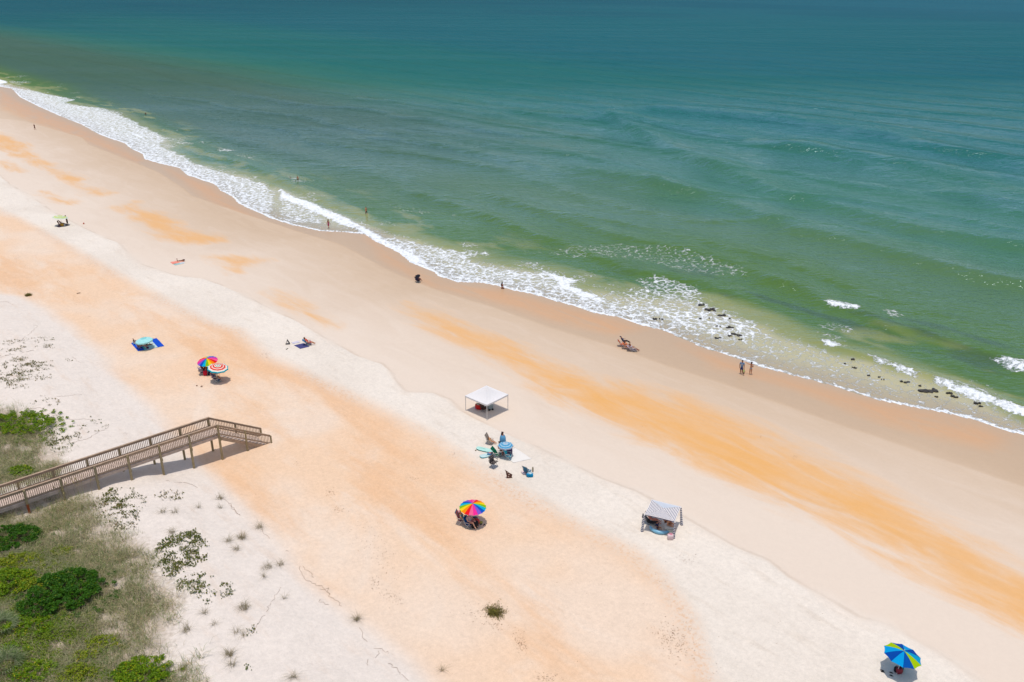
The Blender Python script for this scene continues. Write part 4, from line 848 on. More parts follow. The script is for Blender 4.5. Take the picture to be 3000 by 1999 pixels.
# far green umbrella
person('person with dark hair sitting on a mat under the pale green umbrella', at(174,661), R(-75), 1.65, GROUND, 'brown', (40,32,32), 0.1, bottom=(90,60,110), blen=0.2, bikini=(80,60,60), male=False)
person('second person lying back in the shade of the pale green umbrella', at(180,659.5), R(-80), 1.6, LOUNGE, 'brown', (60,44,40), 0.0, bottom=(70,70,90), blen=0.7)
bag('golden yellow bag in the shade of the pale green umbrella', (183,663), (214,166,60), (0.55,0.35,0.5), group='bags and coolers on the beach')
bag('small white bag beside the golden yellow one', (189.5,662.5), (228,232,228), (0.3,0.25,0.32))
towel('dark purple towel under the pale green umbrella', [(163,663),(172,667),(203,661),(194,657)], [(112,92,110)], seed=8)
LEANP = dict(STAND, lean=-12, arms=(((0.05,0.10,-0.05),(0.02,0.20,0.05)), ((0.05,0.08,-0.08),(0.02,0.18,0.0))))
person('thin person in dark clothes standing at the right edge of the pale green umbrella', at(198.5,658.5), R(75), 1.74, LEANP, 'brown', (36,30,30), top=(58,52,50), sleeves=1.0, bottom=(64,50,46), blen=1.6)
mb = MB(); mb.ell((0,0,0.12), (0.14,0.14,0.13), 10, 6); mb.tube([(-0.12,0,0.2),(0,0,0.36),(0.12,0,0.2)], 0.01, 5); tag(mb.build('toy_bucket', mat('orange_plastic', (214,104,70), 0.5), None, True, at(245.5,657)), 'tiny orange bucket alone on the sand right of the pale green umbrella', 'bucket')
# turquoise umbrella
person('boy with brown hair and a dark shirt sitting at the left of the turquoise umbrella', at(395,1007), RIGHT, 1.25, GROUND, 'tan', (122,80,50), top=(48,58,40), sleeves=0.6, bottom=(60,80,60), blen=0.8)
towel('crumpled pale blue towel at the left corner of the blue mat', [(388,1003),(391,1011),(399,1010),(396,1001)], [(180,220,250), (120,180,230)], [(0.5,0),(1.0,1)], wav=0.25, seed=9)
chair('red folding chair on the blue mat', (411,1020), RIGHT + R(5), ('red_sling', (214,20,24)), seat_h=0.26, recline=22)
person('pink skinned person sitting in the red chair under the turquoise umbrella', at(412,1020) + Vector((0,0,0.06)), RIGHT + R(5), 1.68, LOUNGE, 'red', (80,50,44), top=None, bottom=(130,20,40), blen=0.7)
person('second person lounging in the shade of the turquoise umbrella with dark hair', at(429,1013), RIGHT + R(40), 1.6, GROUND, 'brown', (58,40,40), 0.1, bottom=(80,30,60), blen=0.3, bikini=(110,40,80), male=False)
bag('small white bag in the middle of the blue mat', (420,1010), (236,226,226), (0.5,0.28,0.16), handle=False)
bag('dark plum bag at the near edge of the blue mat', (433,1022), (92,24,86), (0.28,0.22,0.24))
# rainbow + red striped pair of umbrellas
chair('lilac folding chair at the left of the rainbow and red pair of umbrellas', (588,1087), LEFT + R(30), ('lilac_chair_sling', (186,170,206)), seat_h=0.3, recline=15, group='beach chairs')
chair('lavender grey chair below the left rainbow umbrella', (593,1098), RIGHT + R(30), ('lavender_grey_sling', (112,108,152)), seat_h=0.3, recline=18)
person('bare chested person seated under the left rainbow umbrella', at(597,1092) + Vector((0,0,0.1)), RIGHT, 1.75, SIT, 'brown', (52,38,36), bottom=(120,60,56), blen=0.8)
person('person in dark swimwear seated between the rainbow and red umbrellas', at(608,1093) + Vector((0,0,0.05)), RIGHT + R(20), 1.68, SIT, 'brown', (46,32,30), 0.15, bottom=(60,44,44), blen=0.2, bikini=(60,48,48), male=False)
bag('bright red bag on the sand below the left rainbow umbrella', (602,1100), (226,16,56), (0.42,0.34,0.62))
bag('black bag below the red ringed umbrella', (618,1099), (34,24,56), (0.62,0.36,0.4))
bag('small pale green cooler beside the bright red bag', (610,1098), (196,222,214), (0.3,0.26,0.36))
chair('blue folding chair in front of the red ringed umbrella', (634,1120), RIGHT + R(15), ('steel_blue_sling', (60,130,190)), ('pale_frame_metal', (225,225,222)), stripe=('pink_sling', (226,130,140)), seat_h=0.42, recline=22, sc=1.1)
person('child in a white hat sitting in the blue folding chair', at(634,1119) + Vector((0,0,0.24)), RIGHT + R(15), 1.35, SIT, 'tan', (90,60,50), top=(96,140,176), sleeves=0.7, bottom=(40,70,110), blen=0.9, hat=((240,244,240), 'brim'))
chair('low blue chair frame in the shadow of the red ringed umbrella', (641,1119), RIGHT - R(20), ('denim_sling', (80,130,176)), seat_h=0.2, recline=55)
flops('dark flip flops on the sand below the blue folding chair', (591,1133), (108,78,62), R(80), 0.2)
bag('tiny brown ball left of the dark flip flops', (577,1131.5), (150,104,80), (0.14,0.14,0.14), handle=False, name='ball', cat='ball', lump=0.0)
# small blue ringed umbrella group
wp = person('woman standing in a wide blue wrap behind the blue ringed umbrella', at(1472.5,1313), RIGHT + R(20), 1.72, STAND, 'tan', (80,56,56), 0.12, top=(120,176,222), sleeves=1.5, dress=(88,156,206), dlen=0.30, male=False)
mb = MB(); vs = []; PR = [(0.84,0.09),(0.80,0.15),(0.68,0.20),(0.52,0.215),(0.36,0.22),(0.26,0.22)]
for z_, r_ in PR: vs += [(r_*(1+0.08*math.sin(5*a_))*math.cos(a_)+0.05, 0.75*r_*(1+0.08*math.sin(5*a_))*math.sin(a_), z_) for a_ in [2*math.pi*i/20 for i in range(20)]]
mb.add(vs, [(k*20+i, (k+1)*20+i, (k+1)*20+(i+1)%20, k*20+(i+1)%20) for k in range(5) for i in range(20)]); mb.build('towel_wrap', cloth('blue_wrap_cloth', (104,172,220)), wp, True)
chair('grey low chair seen from behind with tan legs sticking out', (1437,1300), RIGHT - R(18), ('grey_sling', (170,160,152)), ('pale_frame_metal', (225,225,222)), stripe=('dark_grey_sling', (150,140,134)), seat_h=0.2, recline=20, w=0.6, back=0.85)
person('small person hidden in the grey low chair with bare legs forward', at(1439,1299), RIGHT - R(18), 1.15, LOUNGE, 'tan', (120,90,66), bottom=(236,170,110), blen=0.5, top=(230,180,130))
chair('green low chair left of the blue ringed umbrella', (1460,1337), RIGHT - R(18), ('green_sling', (20,122,98)), ('pale_frame_metal', (225,225,222)), stripe=('deep_green_sling', (10,92,70)), seat_h=0.2, recline=38, back=0.8)
chair('turquoise folding chair in front of the blue ringed umbrella', (1490,1345), RIGHT - R(12), ('turquoise_sling', (60,196,222)), ('pale_frame_metal', (225,225,222)), seat_h=0.36, recline=20)
person('person in dark red swimwear sitting under the blue ringed umbrella', at(1468,1330) + Vector((0,0,0.12)), CAMWARD + R(30), 1.66, SIT, 'brown', (66,48,44), 0.15, bottom=(150,60,56), blen=0.3, bikini=(96,70,64), male=False)
bag('dark purple round bag with a white stripe under the blue ringed umbrella', (1488,1331), (84,66,112), (0.85,0.5,0.72), flap=(206,206,226))
bag('maroon bag beside the dark purple round one', (1478,1329), (150,30,84), (0.34,0.3,0.42))
chair('tall black director chair standing empty', (1446,1369), RIGHT - R(35), ('black_sling', (56,52,58)), ('black_frame_metal', (60,56,56)), stripe=('charcoal_sling', (128,124,124)), seat_h=0.46, recline=10, back=0.55, sc=1.12)
chair('faded blue chair facing the sea with beach things piled behind it', (1545,1386), SEAWARD + R(12), ('faded_blue_sling', (84,142,178)), ('pale_frame_metal', (225,225,222)), stripe=('slate_blue_sling', (70,124,166)), seat_h=0.2, recline=22, back=0.75)
bag('bright blue and white patterned bag behind the faded blue chair', (1552,1396), (0,158,220), (0.62,0.42,0.36), flap=(214,240,248), lump=0.3)
towel('crumpled pale pink towel behind the faded blue chair', [(1525,1383),(1532,1392),(1546,1392),(1540,1380)], [(248,232,240), (240,214,226)], [(0.5,0),(1.0,1)], wav=0.12, seed=10)
bag('olive water bottle standing right of the faded blue chair', (1561,1383), (170,160,130), (0.14,0.12,0.55), handle=False, name='water_bottle', cat='bottle', lump=0.0)
# body boards
def board(label, px, c, edge, ln, wd, rot, thick=0.07):
    p = at(*px); t = thing('body_board', label, 'board', p, rot, 'body boards on the sand'); mb = MB(); n_ = 22
    for z0, m_ in ((0.02, 0),):
        vs = []
        for z in (0.03, 0.03 + thick):
            for i in range(n_):
                a = 2 * math.pi * i / n_; x = math.cos(a); y = math.sin(a); vs.append((wd/2 * math.copysign(abs(x) ** 0.5, x), ln/2 * math.copysign(abs(y) ** 0.7, y), z + 0.05 * y * y))
        mb.add(vs, [tuple(range(n_))[::-1]], 1); mb.add(vs, [tuple(range(n_, 2*n_))], 0); mb.add(vs, [(i, (i+1)%n_, n_+(i+1)%n_, n_+i) for i in range(n_)], 1)
    mb.build('deck', [mat('board_%d_%d_%d' % c, c, 0.5, 0.05), mat('board_%d_%d_%d' % edge, edge, 0.5)], t)
    mb = MB(); mb.tube([(0, ln*0.35, 0.12), (0.1, ln*0.2, 0.13), (0.05, 0, 0.13)], 0.012, 5); mb.build('leash', mat('board_%d_%d_%d' % edge, edge, 0.5), t)
board('long pale mint body board lying left of the green chair', (1421,1320), (196,250,246), (40,140,130), 1.75, 0.62, R(66))
board('pale blue body board with a white stripe below the mint one', (1423,1337), (210,244,250), (60,190,214), 1.15, 0.6, R(-62))
bag('blue and coral snorkel bag at the right end of the body boards', (1436,1335), (84,150,200), (0.5,0.3,0.3), flap=(240,160,160), lump=0.3)
flops('brown sandals at the left tip of the mint body board', (1397,1319), (120,104,76), R(40), 0.3)
p = at(1492,1401); t = thing('driftwood_plank', 'dark brown triangular wooden piece with pale holes standing alone on the sand', 'driftwood', p, R(8))
mb = MB(); OUT = [(-0.42,0.95),(-0.34,0.86),(0.02,0.55),(0.30,0.36),(0.26,0.16),(0.30,0.02),(0.16,-0.02),(0.02,-0.03),(-0.28,0.05),(-0.26,0.25),(-0.30,0.42),(-0.32,0.62)]; OUT = [(x*0.9, y*0.9) for x, y in OUT]; n_ = len(OUT)
vs = [Vector((x, 0.03 + y*0.1, y)) for x, y in OUT] + [Vector((x, -0.03 + y*0.1, y)) for x, y in OUT]; mb.add(vs, [tuple(range(n_)), tuple(range(2*n_-1, n_-1, -1))] + [(i, n_+i, n_+(i+1)%n_, (i+1)%n_) for i in range(n_)]); mb.build('panel', wood('dark_driftwood', (112,76,66)), t)
for x, z, r_ in ((-0.12,0.55,0.045),(-0.02,0.36,0.055),(-0.08,0.16,0.05)): mb = MB(); mb.ell((x, -0.032 + z*0.1, z), (r_*1.3, 0.012, r_), 10, 5); mb.build('hole', mat('pale_hole', (226,206,196)), t, True)
# under the white canopy
bag('red round cooler bag nearest the middle of the white canopy shade', (1404,1199), (236,40,36), (0.62,0.5,0.55), flap=(200,206,190), lump=0.05)
bag('second red cooler bag partly behind the first under the white canopy', (1398.5,1196), (226,84,80), (0.5,0.42,0.5), flap=(110,130,90), lump=0.05)
bag('small brown bag right of the red coolers under the white canopy', (1411,1195), (140,104,94), (0.42,0.3,0.4))
chair('dark brown camp chair folded low in the shade of the white canopy', (1419,1204), RIGHT - R(30), ('dark_brown_sling', (76,50,44)), ('dark_brown_metal', (70,50,46)), stripe=('rust_sling', (130,96,86)), seat_h=0.3, recline=30)
box_thing('grey blue beach wagon with black wheels under the white canopy', (1434,1197), (168,186,192), (0.85,0.5,0.45), R(-70), 'beach_wagon', 'wagon', lid=(180,198,202), wheels=True)
mb = MB(); mb.ell((0,0,0.06), (0.09,0.09,0.07), 8, 5); tag(mb.build('toy_ball', mat('pink_plastic', (236,120,190), 0.5), None, True, at(1393.5,1199)), 'tiny pink ball in the left corner of the white canopy shade', 'ball')
# large rainbow umbrella
chair('tall deck chair with a red and blue patterned back under the large rainbow umbrella', (1352,1535), RIGHT - R(10), ('brick_red_sling', (184,80,66)), ('pale_frame_metal', (225,225,222)), stripe=('dusk_blue_sling', (84,110,140)), seat_h=0.42, recline=18, back=0.85)
chair('blue folding chair in front of the pole of the large rainbow umbrella', (1375,1545), RIGHT - R(25), ('cobalt_sling', (0,92,190)), ('pale_frame_metal', (225,225,222)), stripe=('sea_blue_sling', (30,120,170)), seat_h=0.32, recline=20)
person('person in a pink visor and teal top seated under the large rainbow umbrella', at(1357,1538) + Vector((0,0,0.24)), RIGHT - R(10), 1.66, SIT, 'tan', (150,110,90), 0.08, top=(96,166,176), sleeves=0.5, bottom=(90,70,110), blen=0.9, hat=((244,178,196), 'cap'), male=False)
person('person in a wide white hat seated at the pole of the large rainbow umbrella', at(1378,1544) + Vector((0,0,0.16)), RIGHT - R(35), 1.70, SIT, 'fair', (130,100,80), top=(214,190,196), sleeves=0.6, bottom=(186,140,130), blen=0.9, hat=((246,240,230), 'brim'))
bag('black bag on the sand under the large rainbow umbrella', (1391,1546), (34,30,36), (0.62,0.45,0.62))
bag('coral red bag behind the black one under the large rainbow umbrella', (1396,1534), (236,90,84), (0.5,0.35,0.42), lump=0.25)
bag('yellow green net bag right of the coral red one', (1407.5,1533), (196,190,90), (0.36,0.3,0.16), handle=False, lump=0.3)
flops('black flip flops at the right edge of the large rainbow umbrella shade', (1414,1537.5), (30,26,34), R(-20), 0.24)
bag('small dark teal bag in the shade of the large rainbow umbrella', (1391,1522), (60,96,110), (0.5,0.3,0.26), handle=False)
# cabana
chair('dark low chair at the left inside the striped cabana', (1906,1533), RIGHT - R(15), ('charcoal_blue_sling', (84,90,100)), ('dark_frame_metal', (70,62,60)), seat_h=0.2, recline=50, long=0.2)
person('pink skinned person lying back at the left inside the striped cabana', at(1907,1532) + Vector((0,0,0.05)), RIGHT - R(15), 1.7, LOUNGE, 'red', (84,56,44), 0.1, bottom=(200,200,206), blen=0.5)
person('child in navy sitting on the blue float inside the striped cabana', at(1926,1549), CAMWARD + R(35), 1.2, GROUND, 'tan', (60,46,50), 0.1, top=(50,60,110), sleeves=0.6, bottom=(46,60,120), blen=0.5)
p = at(1930,1557.5); t = thing('pool_float', 'light blue crescent shaped inflatable float at the front of the cabana', 'float', p, R(-20))
mb = MB(); pts = []; 
for i in range(15): a = R(195) + R(160) * i / 14; pts.append((0.75 * math.cos(a) , 0.55 * math.sin(a) + 0.25, 0.14 + (0.10 * (1 - i / 7) if i < 7 else 0)))
mb.tube(pts, [0.06 + 0.11 * math.sin(math.pi * (i + 1) / 16) for i in range(15)], 10); mb.build('tube', mat('float_blue', (140,206,244), 0.3, 0.05), t, True)
mb = MB(); mb.tube([Vector(p_) + Vector((0, 0, 0.125)) for p_ in pts[3:12]], 0.035, 6); mb.build('stripe', mat('float_white', (226,244,252), 0.3, 0.05), t, True)
BEND = dict(SIT, lean=-10)
person('bare shouldered person with dark hair sitting at the right inside the striped cabana', at(1955,1549) + Vector((0,0,0.08)), CAMWARD + R(60), 1.72, BEND, 'tan', (38,30,28), 0.22, bottom=(60,52,60), blen=0.5, male=False)
person('second dark haired person leaning in at the right inside the striped cabana', at(1948,1539) + Vector((0,0,0.08)), RIGHT - R(20), 1.66, SIT, 'tan', (48,34,30), 0.2, bottom=(150,90,70), blen=0.2, bikini=(120,60,50), male=False)
box_thing('white cooler box at the right inside the striped cabana', (1959,1558), (226,236,230), (0.62,0.4,0.42), R(-8), 'cooler_box', 'cooler', lid=(240,244,240))
bag('pink and white striped bag on the sand in front of the cabana', (1963.5,1580), (248,226,236), (0.5,0.36,0.5), flap=(226,150,176))
# bottom right umbrella
bag('dark red bag at the pole of the blue and lime umbrella', (2633,1972), (150,56,72), (0.4,0.32,0.46), flap=(60,40,50))
bag('black bag left of the pole of the blue and lime umbrella', (2624,1968), (28,26,40), (0.26,0.22,0.4))
bag('small teal towel roll behind the pole of the blue and lime umbrella', (2639,1962), (40,140,140), (0.4,0.2,0.2), handle=False, name='towel_roll', cat='towel')
flops('black sandals nearest the pole in the shade of the blue and lime umbrella', (2611,1976), (26,26,30), R(60), 0.26)
flops('black sandals at the left edge of the blue and lime umbrella shade', (2585,1967), (26,26,30), R(70), 0.12)

# ------------------------------------------------------------------ rocks in the surf
ROCK = NT('wet_dark_rock'); P = ROCK.n('ShaderNodeTexCoord').outputs['Object']; f = ROCK.noise(P, 5.0, 5, 0.65)
ROCKM = ROCK.done(ROCK.bsdf(ROCK.mix(ROCK.step(f, 0.3, 0.75), (0.012, 0.010, 0.007), (0.055, 0.042, 0.028)), 0.45, ROCK.n('ShaderNodeBump', {'Strength': 0.8, 'Distance': 0.15, 'Height': f}).outputs[0], 0.4))
def zr(x, y): return (1800 + x / 1.961, 700 + y / 1.961)
FO_, SA_, MI_ = 'low dark rock breaking through the white foam left of the family', 'small dark rock in the sandy shallows right of the family', 'low dark rock washed by thin foam above the seated loungers'
ROCKS = [(230,464,34,9,MI_),(268,464,28,11,MI_),(495,382,50,9,'flat half drowned rock farthest out in the lacy foam'),(553,411,60,15,'knobbly black rock at the outer edge of the foam patch'),(615,441,48,11,FO_),(495,461,20,8,FO_),(543,459,12,6,FO_),(665,461,18,8,FO_),(595,506,26,10,FO_),(662,513,42,15,'tallest dark rock in the middle of the white foam patch'),
    (672,549,48,10,'long flat rock low in the white foam patch'),(668,561,34,9,FO_),(730,560,50,12,'wide dark rock at the right of the white foam patch'),(593,574,36,8,FO_),(725,582,26,7,FO_),(1363,695,30,13,'squarish dark rock nearest the small breaker in the sandy shallows'),(1323,721,16,7,SA_),(1377,744,26,9,SA_),(1460,789,22,11,SA_),(1523,798,20,8,SA_),(1541,812,18,7,SA_),
    (1667,826,50,10,'elongated dark rock in the sandy shallows left of the biggest one'),(1748,848,24,8,SA_),(1800,874,98,17,'biggest dark rock, a long jagged slab in the shallows at the right'),(1925,893,36,17,'dark rock with a raised head just right of the biggest slab'),(1955,911,42,8,'flat tail of rock beside the raised dark one'),(1845,911,22,5,SA_),(2090,950,46,15,'dark sloping rock nearest the right edge of the picture'),(2112,966,32,10,'small dark rock tucked below the sloping one at the right')]
for i, (x, y, w_, h_, lab) in enumerate(ROCKS):
    u, v = zr(x, y); p = at(u, v); k = 1 / 1.961 / pxm(p); W_ = w_ * k * 1.1; H_ = max(0.12, h_ * k * 0.55); p.z = 0.09; rr = random.Random(i); mb = MB()
    for q in range(4 + int(w_ / 18)):
        t_ = rr.uniform(-0.4, 0.4); mb.ell((t_ * W_, rr.uniform(-0.16, 0.16) * W_, rr.uniform(-0.05, 0.12) * H_), (W_ * rr.uniform(0.10, 0.22), W_ * rr.uniform(0.10, 0.2), H_ * rr.uniform(0.45, 0.95)), 9, 7, lump=0.7, seed=i * 31 + q)
    # one continuous stone
    o = mb.build('rock', ROCKM, None, False, p); o.rotation_euler.z = rr.uniform(-0.25, 0.1); rm = o.modifiers.new('remesh', 'REMESH'); rm.mode = 'VOXEL'; rm.voxel_size = max(0.035, W_ / 34)
    tag(o, lab, 'rock', 'dark rocks in the surf'); _bake.append((o, ROCKM))
bake_all()

# ------------------------------------------------------------------ plants
def leafmat(name, c, trans=0.25):
    M = NT(name); t = M.attr('tint', 'Color'); b = M.bsdf(t, 0.6, None, 0.25); tl = M.n('ShaderNodeBsdfTranslucent', (t,)).outputs[0]
    return M.done(M.n('ShaderNodeMixShader', (trans, b, tl)).outputs[0])
LEAF = leafmat('leaf', None); GRASS = leafmat('grass_blade', None, 0.4)
TWIG = mat('dry_twig', (120,104,92), 0.9, 0.2)
def raw_mesh(name, co, quads, tint, material, tri=False):
    me = bpy.data.meshes.new(name); k = 3 if tri else 4; me.vertices.add(len(co)); me.vertices.foreach_set('co', co.astype(np.float32).ravel())
    me.loops.add(quads.size); me.loops.foreach_set('vertex_index', quads.ravel().astype(np.int32)); me.polygons.add(len(quads)); me.polygons.foreach_set('loop_start', np.arange(0, quads.size, k, dtype=np.int32)); me.update(calc_edges=True)
    cattr(me, 'tint', tint); me.materials.append(material); return me
def leaves(P, N, size, tint, aspect=0.55):
    """a flat leaf (quad) at every point, facing roughly along N"""
    n_ = len(P); t = rng.normal(size=(n_, 3)); a = np.cross(N, t); a /= np.linalg.norm(a, axis=1)[:, None] + 1e-9; b = np.cross(N, a); b /= np.linalg.norm(b, axis=1)[:, None] + 1e-9
    s_ = size[:, None]; co = np.stack([P - a*s_, P - b*s_*aspect, P + a*s_, P + b*s_*aspect], 1).reshape(-1, 3); return co, np.arange(n_*4).reshape(-1, 4), np.repeat(tint, 4, 0)
def G(c): return np.array(lin(c)) / np.array(K)
def shrub(label, px, wpx, ratio, hgt, cols, n_=2600, lsize=0.06, name='dune_shrub', group='green shrubs on the dune', rot=0.0):
    p = at(*px); rad = 1.22 * wpx / 2 / pxm(p); t = thing(name, label, 'shrub', p, rot, group); rx, ry = rad, rad * ratio
    n_ = int(n_ * 2.6 * max(0.3, min(2.2, rx * ry / 2.6)))
    # clumps: leaves sit on many small domes of uneven height, with gaps between
    nc = int(30 + rx * ry * 34); ca = rng.uniform(0, 2*np.pi, nc); cr = np.sqrt(rng.uniform(0, 1, nc)) * 0.92; skirt = rng.uniform(0, 1, nc) < 0.22; cr = np.where(skirt, rng.uniform(0.9, 1.4, nc), cr); cx = cr*np.cos(ca)*rx; cy = cr*np.sin(ca)*ry; chh = hgt * np.where(skirt, 0.3, 0.45 + 0.55 * np.sqrt(np.clip(1 - cr**2, 0, 1))) * rng.uniform(0.8, 1.1, nc); crad = rng.uniform(0.12, 0.28, nc)
    ctint = rng.uniform(0, 1, nc); k = rng.integers(0, nc, n_); th = rng.uniform(0, 2*np.pi, n_); ph = np.arccos(rng.uniform(0.0, 1, n_)); rr_ = crad[k] * rng.uniform(0.5, 1.2, n_)
    Nn = np.stack([np.sin(ph)*np.cos(th), np.sin(ph)*np.sin(th), np.cos(ph)], 1); Pp = np.stack([cx[k], cy[k], chh[k] - crad[k]*0.8], 1) + Nn * rr_[:, None] * np.array([1, 1, 0.85])
    g_ = terrain(p.x + Pp[:, 0], p.y + Pp[:, 1]) - p.z; Pp[:, 2] = np.maximum(Pp[:, 2] + g_ * 0.8, g_ + 0.05)
    Nn = Nn * 0.7 + rng.normal(scale=0.6, size=Nn.shape) + np.array([0, 0, 0.3]); Nn /= np.linalg.norm(Nn, axis=1)[:, None]
    A, B, C = (G(c) for c in cols); f = np.clip(ctint[k] * 0.7 + rng.uniform(-0.2, 0.5, n_), 0, 1)[:, None]; tint = A * (1 - f) + B * f; yl = rng.uniform(0, 1, n_) < 0.05; tint[yl] = C
    co, q, tt = leaves(Pp, Nn, lsize * rng.uniform(0.6, 1.25, n_), tint); o = bpy.data.objects.new('foliage', raw_mesh('foliage', co, q, tt, LEAF)); COL.objects.link(o); o.parent = t
    mb = MB()
    for i in range(min(nc, 26)): z0 = float(terrain(np.array([p.x + cx[i]*0.5]), np.array([p.y + cy[i]*0.5]))[0]) - p.z; mb.tube([(cx[i]*0.5, cy[i]*0.5, z0 - 0.1), (cx[i]*0.85, cy[i]*0.85, z0 + max(chh[i]*0.5, 0.1)), (cx[i], cy[i], z0 + max(chh[i] - 0.1, 0.15))], [0.02, 0.014, 0.008], 4)
    mb.build('stem', TWIG, t); return t
DG = ((50,104,6), (78,136,10), (140,170,30)); BG = ((100,148,8), (148,184,18), (216,206,40)); OG = ((128,158,22), (174,190,40), (228,212,60))
shrub('bright green rounded shrub on the dune above the boardwalk at the left edge', (45,1255), 200, 0.62, 0.9, BG, 3600)
shrub('small vivid green shrub just above the boardwalk railing at the left', (62,1388), 62, 0.8, 0.6, BG)
shrub('tall dark green shrub at the left edge below the boardwalk', (42,1592), 128, 0.85, 1.0, DG, 3200)
shrub('olive green carpet shrub directly below the tall dark one at the left edge', (52,1655), 124, 0.55, 0.6, OG, 2600)
shrub('broad mid green shrub at the left edge in the middle of the dune', (22,1717), 150, 0.7, 0.8, BG, 3200)
shrub('pale olive shrub between the left edge and the biggest dark one', (92,1722), 88, 0.6, 0.6, OG, 2000)
shrub('biggest dark green shrub in the middle of the dune', (196,1752), 184, 0.86, 1.15, DG, 5200)
shrub('lower dark green shrub touching the left side of the biggest one', (108,1795), 104, 0.7, 0.8, DG, 2600)
shrub('light green shrub spreading below the two dark ones', (88,1842), 134, 0.6, 0.6, BG, 2800)
shrub('low yellow green shrub on the lower dune among dry grass', (300,1892), 88, 0.6, 0.5, OG, 2000)
shrub('small olive shrub just left of the low yellow green one', (248,1928), 76, 0.5, 0.5, OG, 1600)
shrub('bright green shrub at the bottom edge nearest the white sand', (415,1985), 140, 0.75, 0.8, BG, 3600)
shrub('olive green shrub at the bottom left edge', (98,1980), 122, 0.65, 0.7, BG, 2600)
shrub('yellow flecked shrub between the two bottom edge shrubs', (229,1982), 100, 0.6, 0.6, OG, 2000)
shrub('small green shrub beside the palmetto fronds', (52,1905), 92, 0.6, 0.5, BG, 1800)
shrub('little lime green shrub among the grey grass above the biggest dark one', (182,1622), 56, 0.7, 0.5, OG)
shrub('pale green low shrub left of the middle of the grassy dune', (130,1668), 90, 0.5, 0.5, OG, 1600)
# lone tumbleweed-like bush on the orange sand
def bush(label, px, wpx):
    p = at(*px); rad = wpx / 2 / pxm(p); t = thing('sea_rocket_bush', label, 'bush', p); mb = MB(); Ps = []; Ns = []
    for i in range(70):
        a = rng.uniform(0, 2*np.pi); L = rad * rng.uniform(0.45, 1.05) * (1.0 if math.cos(a - 0.6) > -0.6 else 0.7); el = rng.uniform(0.05, 0.75); q = Vector((0, 0, 0)); pts = [q.copy()]; d = Vector((math.cos(a)*math.cos(el), math.sin(a)*math.cos(el), math.sin(el)))
        for s_ in range(5): d = (d + Vector(rng.normal(scale=0.22, size=3)) + Vector((0, 0, -0.10))).normalized(); q = q + d * L / 5; q.z = max(q.z, 0.03); pts.append(q.copy())
        mb.tube(pts, [0.012, 0.01, 0.008, 0.006, 0.004, 0.003], 4)
        for s_ in range(1, 6):
            for _ in range(6): Ps.append(np.array(pts[s_]) + rng.normal(scale=0.07, size=3)); Ns.append(rng.normal(size=3) + np.array([0, 0, 1]))
    mb.build('stem', TWIG, t); Ps = np.array(Ps); Ps[:, 2] = np.maximum(Ps[:, 2], 0.03); Ns = np.array(Ns); Ns /= np.linalg.norm(Ns, axis=1)[:, None]; f = rng.uniform(0, 1, len(Ps))[:, None]
    tint = G((112,124,34)) * (1 - f) + G((160,148,70)) * f; r_ = np.linalg.norm(Ps[:, :2], axis=1)[:, None] / rad; tint = tint * (1 - 0.35*np.clip(r_, 0, 1)) + G((158,128,96)) * 0.35 * np.clip(r_, 0, 1)
    co, q, tt = leaves(Ps, Ns, 0.042 * rng.uniform(0.6, 1.3, len(Ps)), tint); o = bpy.data.objects.new('foliage', raw_mesh('foliage', co, q, tt, LEAF)); COL.objects.link(o); o.parent = t
bush('scraggly olive bush growing alone on the orange sand in the foreground', (1447,1793), 78)
bush('small flat brown bush on the pale sand near the left edge', (82,866), 24)
# palmettos
def palmetto(label, px, n_f=12, R_f=0.9):
    p = at(*px); t = thing('palmetto', label, 'palmetto', p, 0, 'palmettos at the bottom left'); 
    for i in range(n_f):
        a = 2*math.pi*i/n_f + random.uniform(-0.3, 0.3); el = random.uniform(0.5, 1.2); d = Vector((math.cos(a)*math.cos(el), math.sin(a)*math.cos(el), math.sin(el))); c = d * random.uniform(0.5, 0.9); mb = MB(); mb.tube([(0,0,-0.1), c], 0.012, 4)
        co = []; q = []; ti = []; side = d.cross(Vector((0,0,1))).normalized(); nrm = side.cross(d)
        for k in range(17):
            b = (k - 8) / 8 * 1.9; e = (d * math.cos(b) + side * math.sin(b)); L = R_f * (0.75 + 0.25*math.cos(b)) * random.uniform(0.85, 1.05); tip = c + e * L + Vector((0, 0, -0.25 * L)); mid = c + e * L * 0.55; w_ = side * math.cos(b) * 0.026 - d * math.sin(b) * 0.026
            b0 = len(co); co += [c, mid + w_, tip, mid - w_]; q.append((b0, b0+1, b0+2, b0+3)); f = random.random(); col = G((96,124,70)) * (1 - f) + G((168,182,140)) * f; ti += [col] * 4
        o = bpy.data.objects.new('frond', raw_mesh('frond', np.array([tuple(v) for v in co]), np.array(q), np.array(ti), LEAF)); COL.objects.link(o); o.parent = t
        s_ = mb.build('stalk', TWIG, t)
palmetto('grey green palmetto with fan fronds at the left edge of the lower dune', (12,1850))
palmetto('palmetto with fan fronds in the bottom left corner', (20,1960), 14, 1.0)
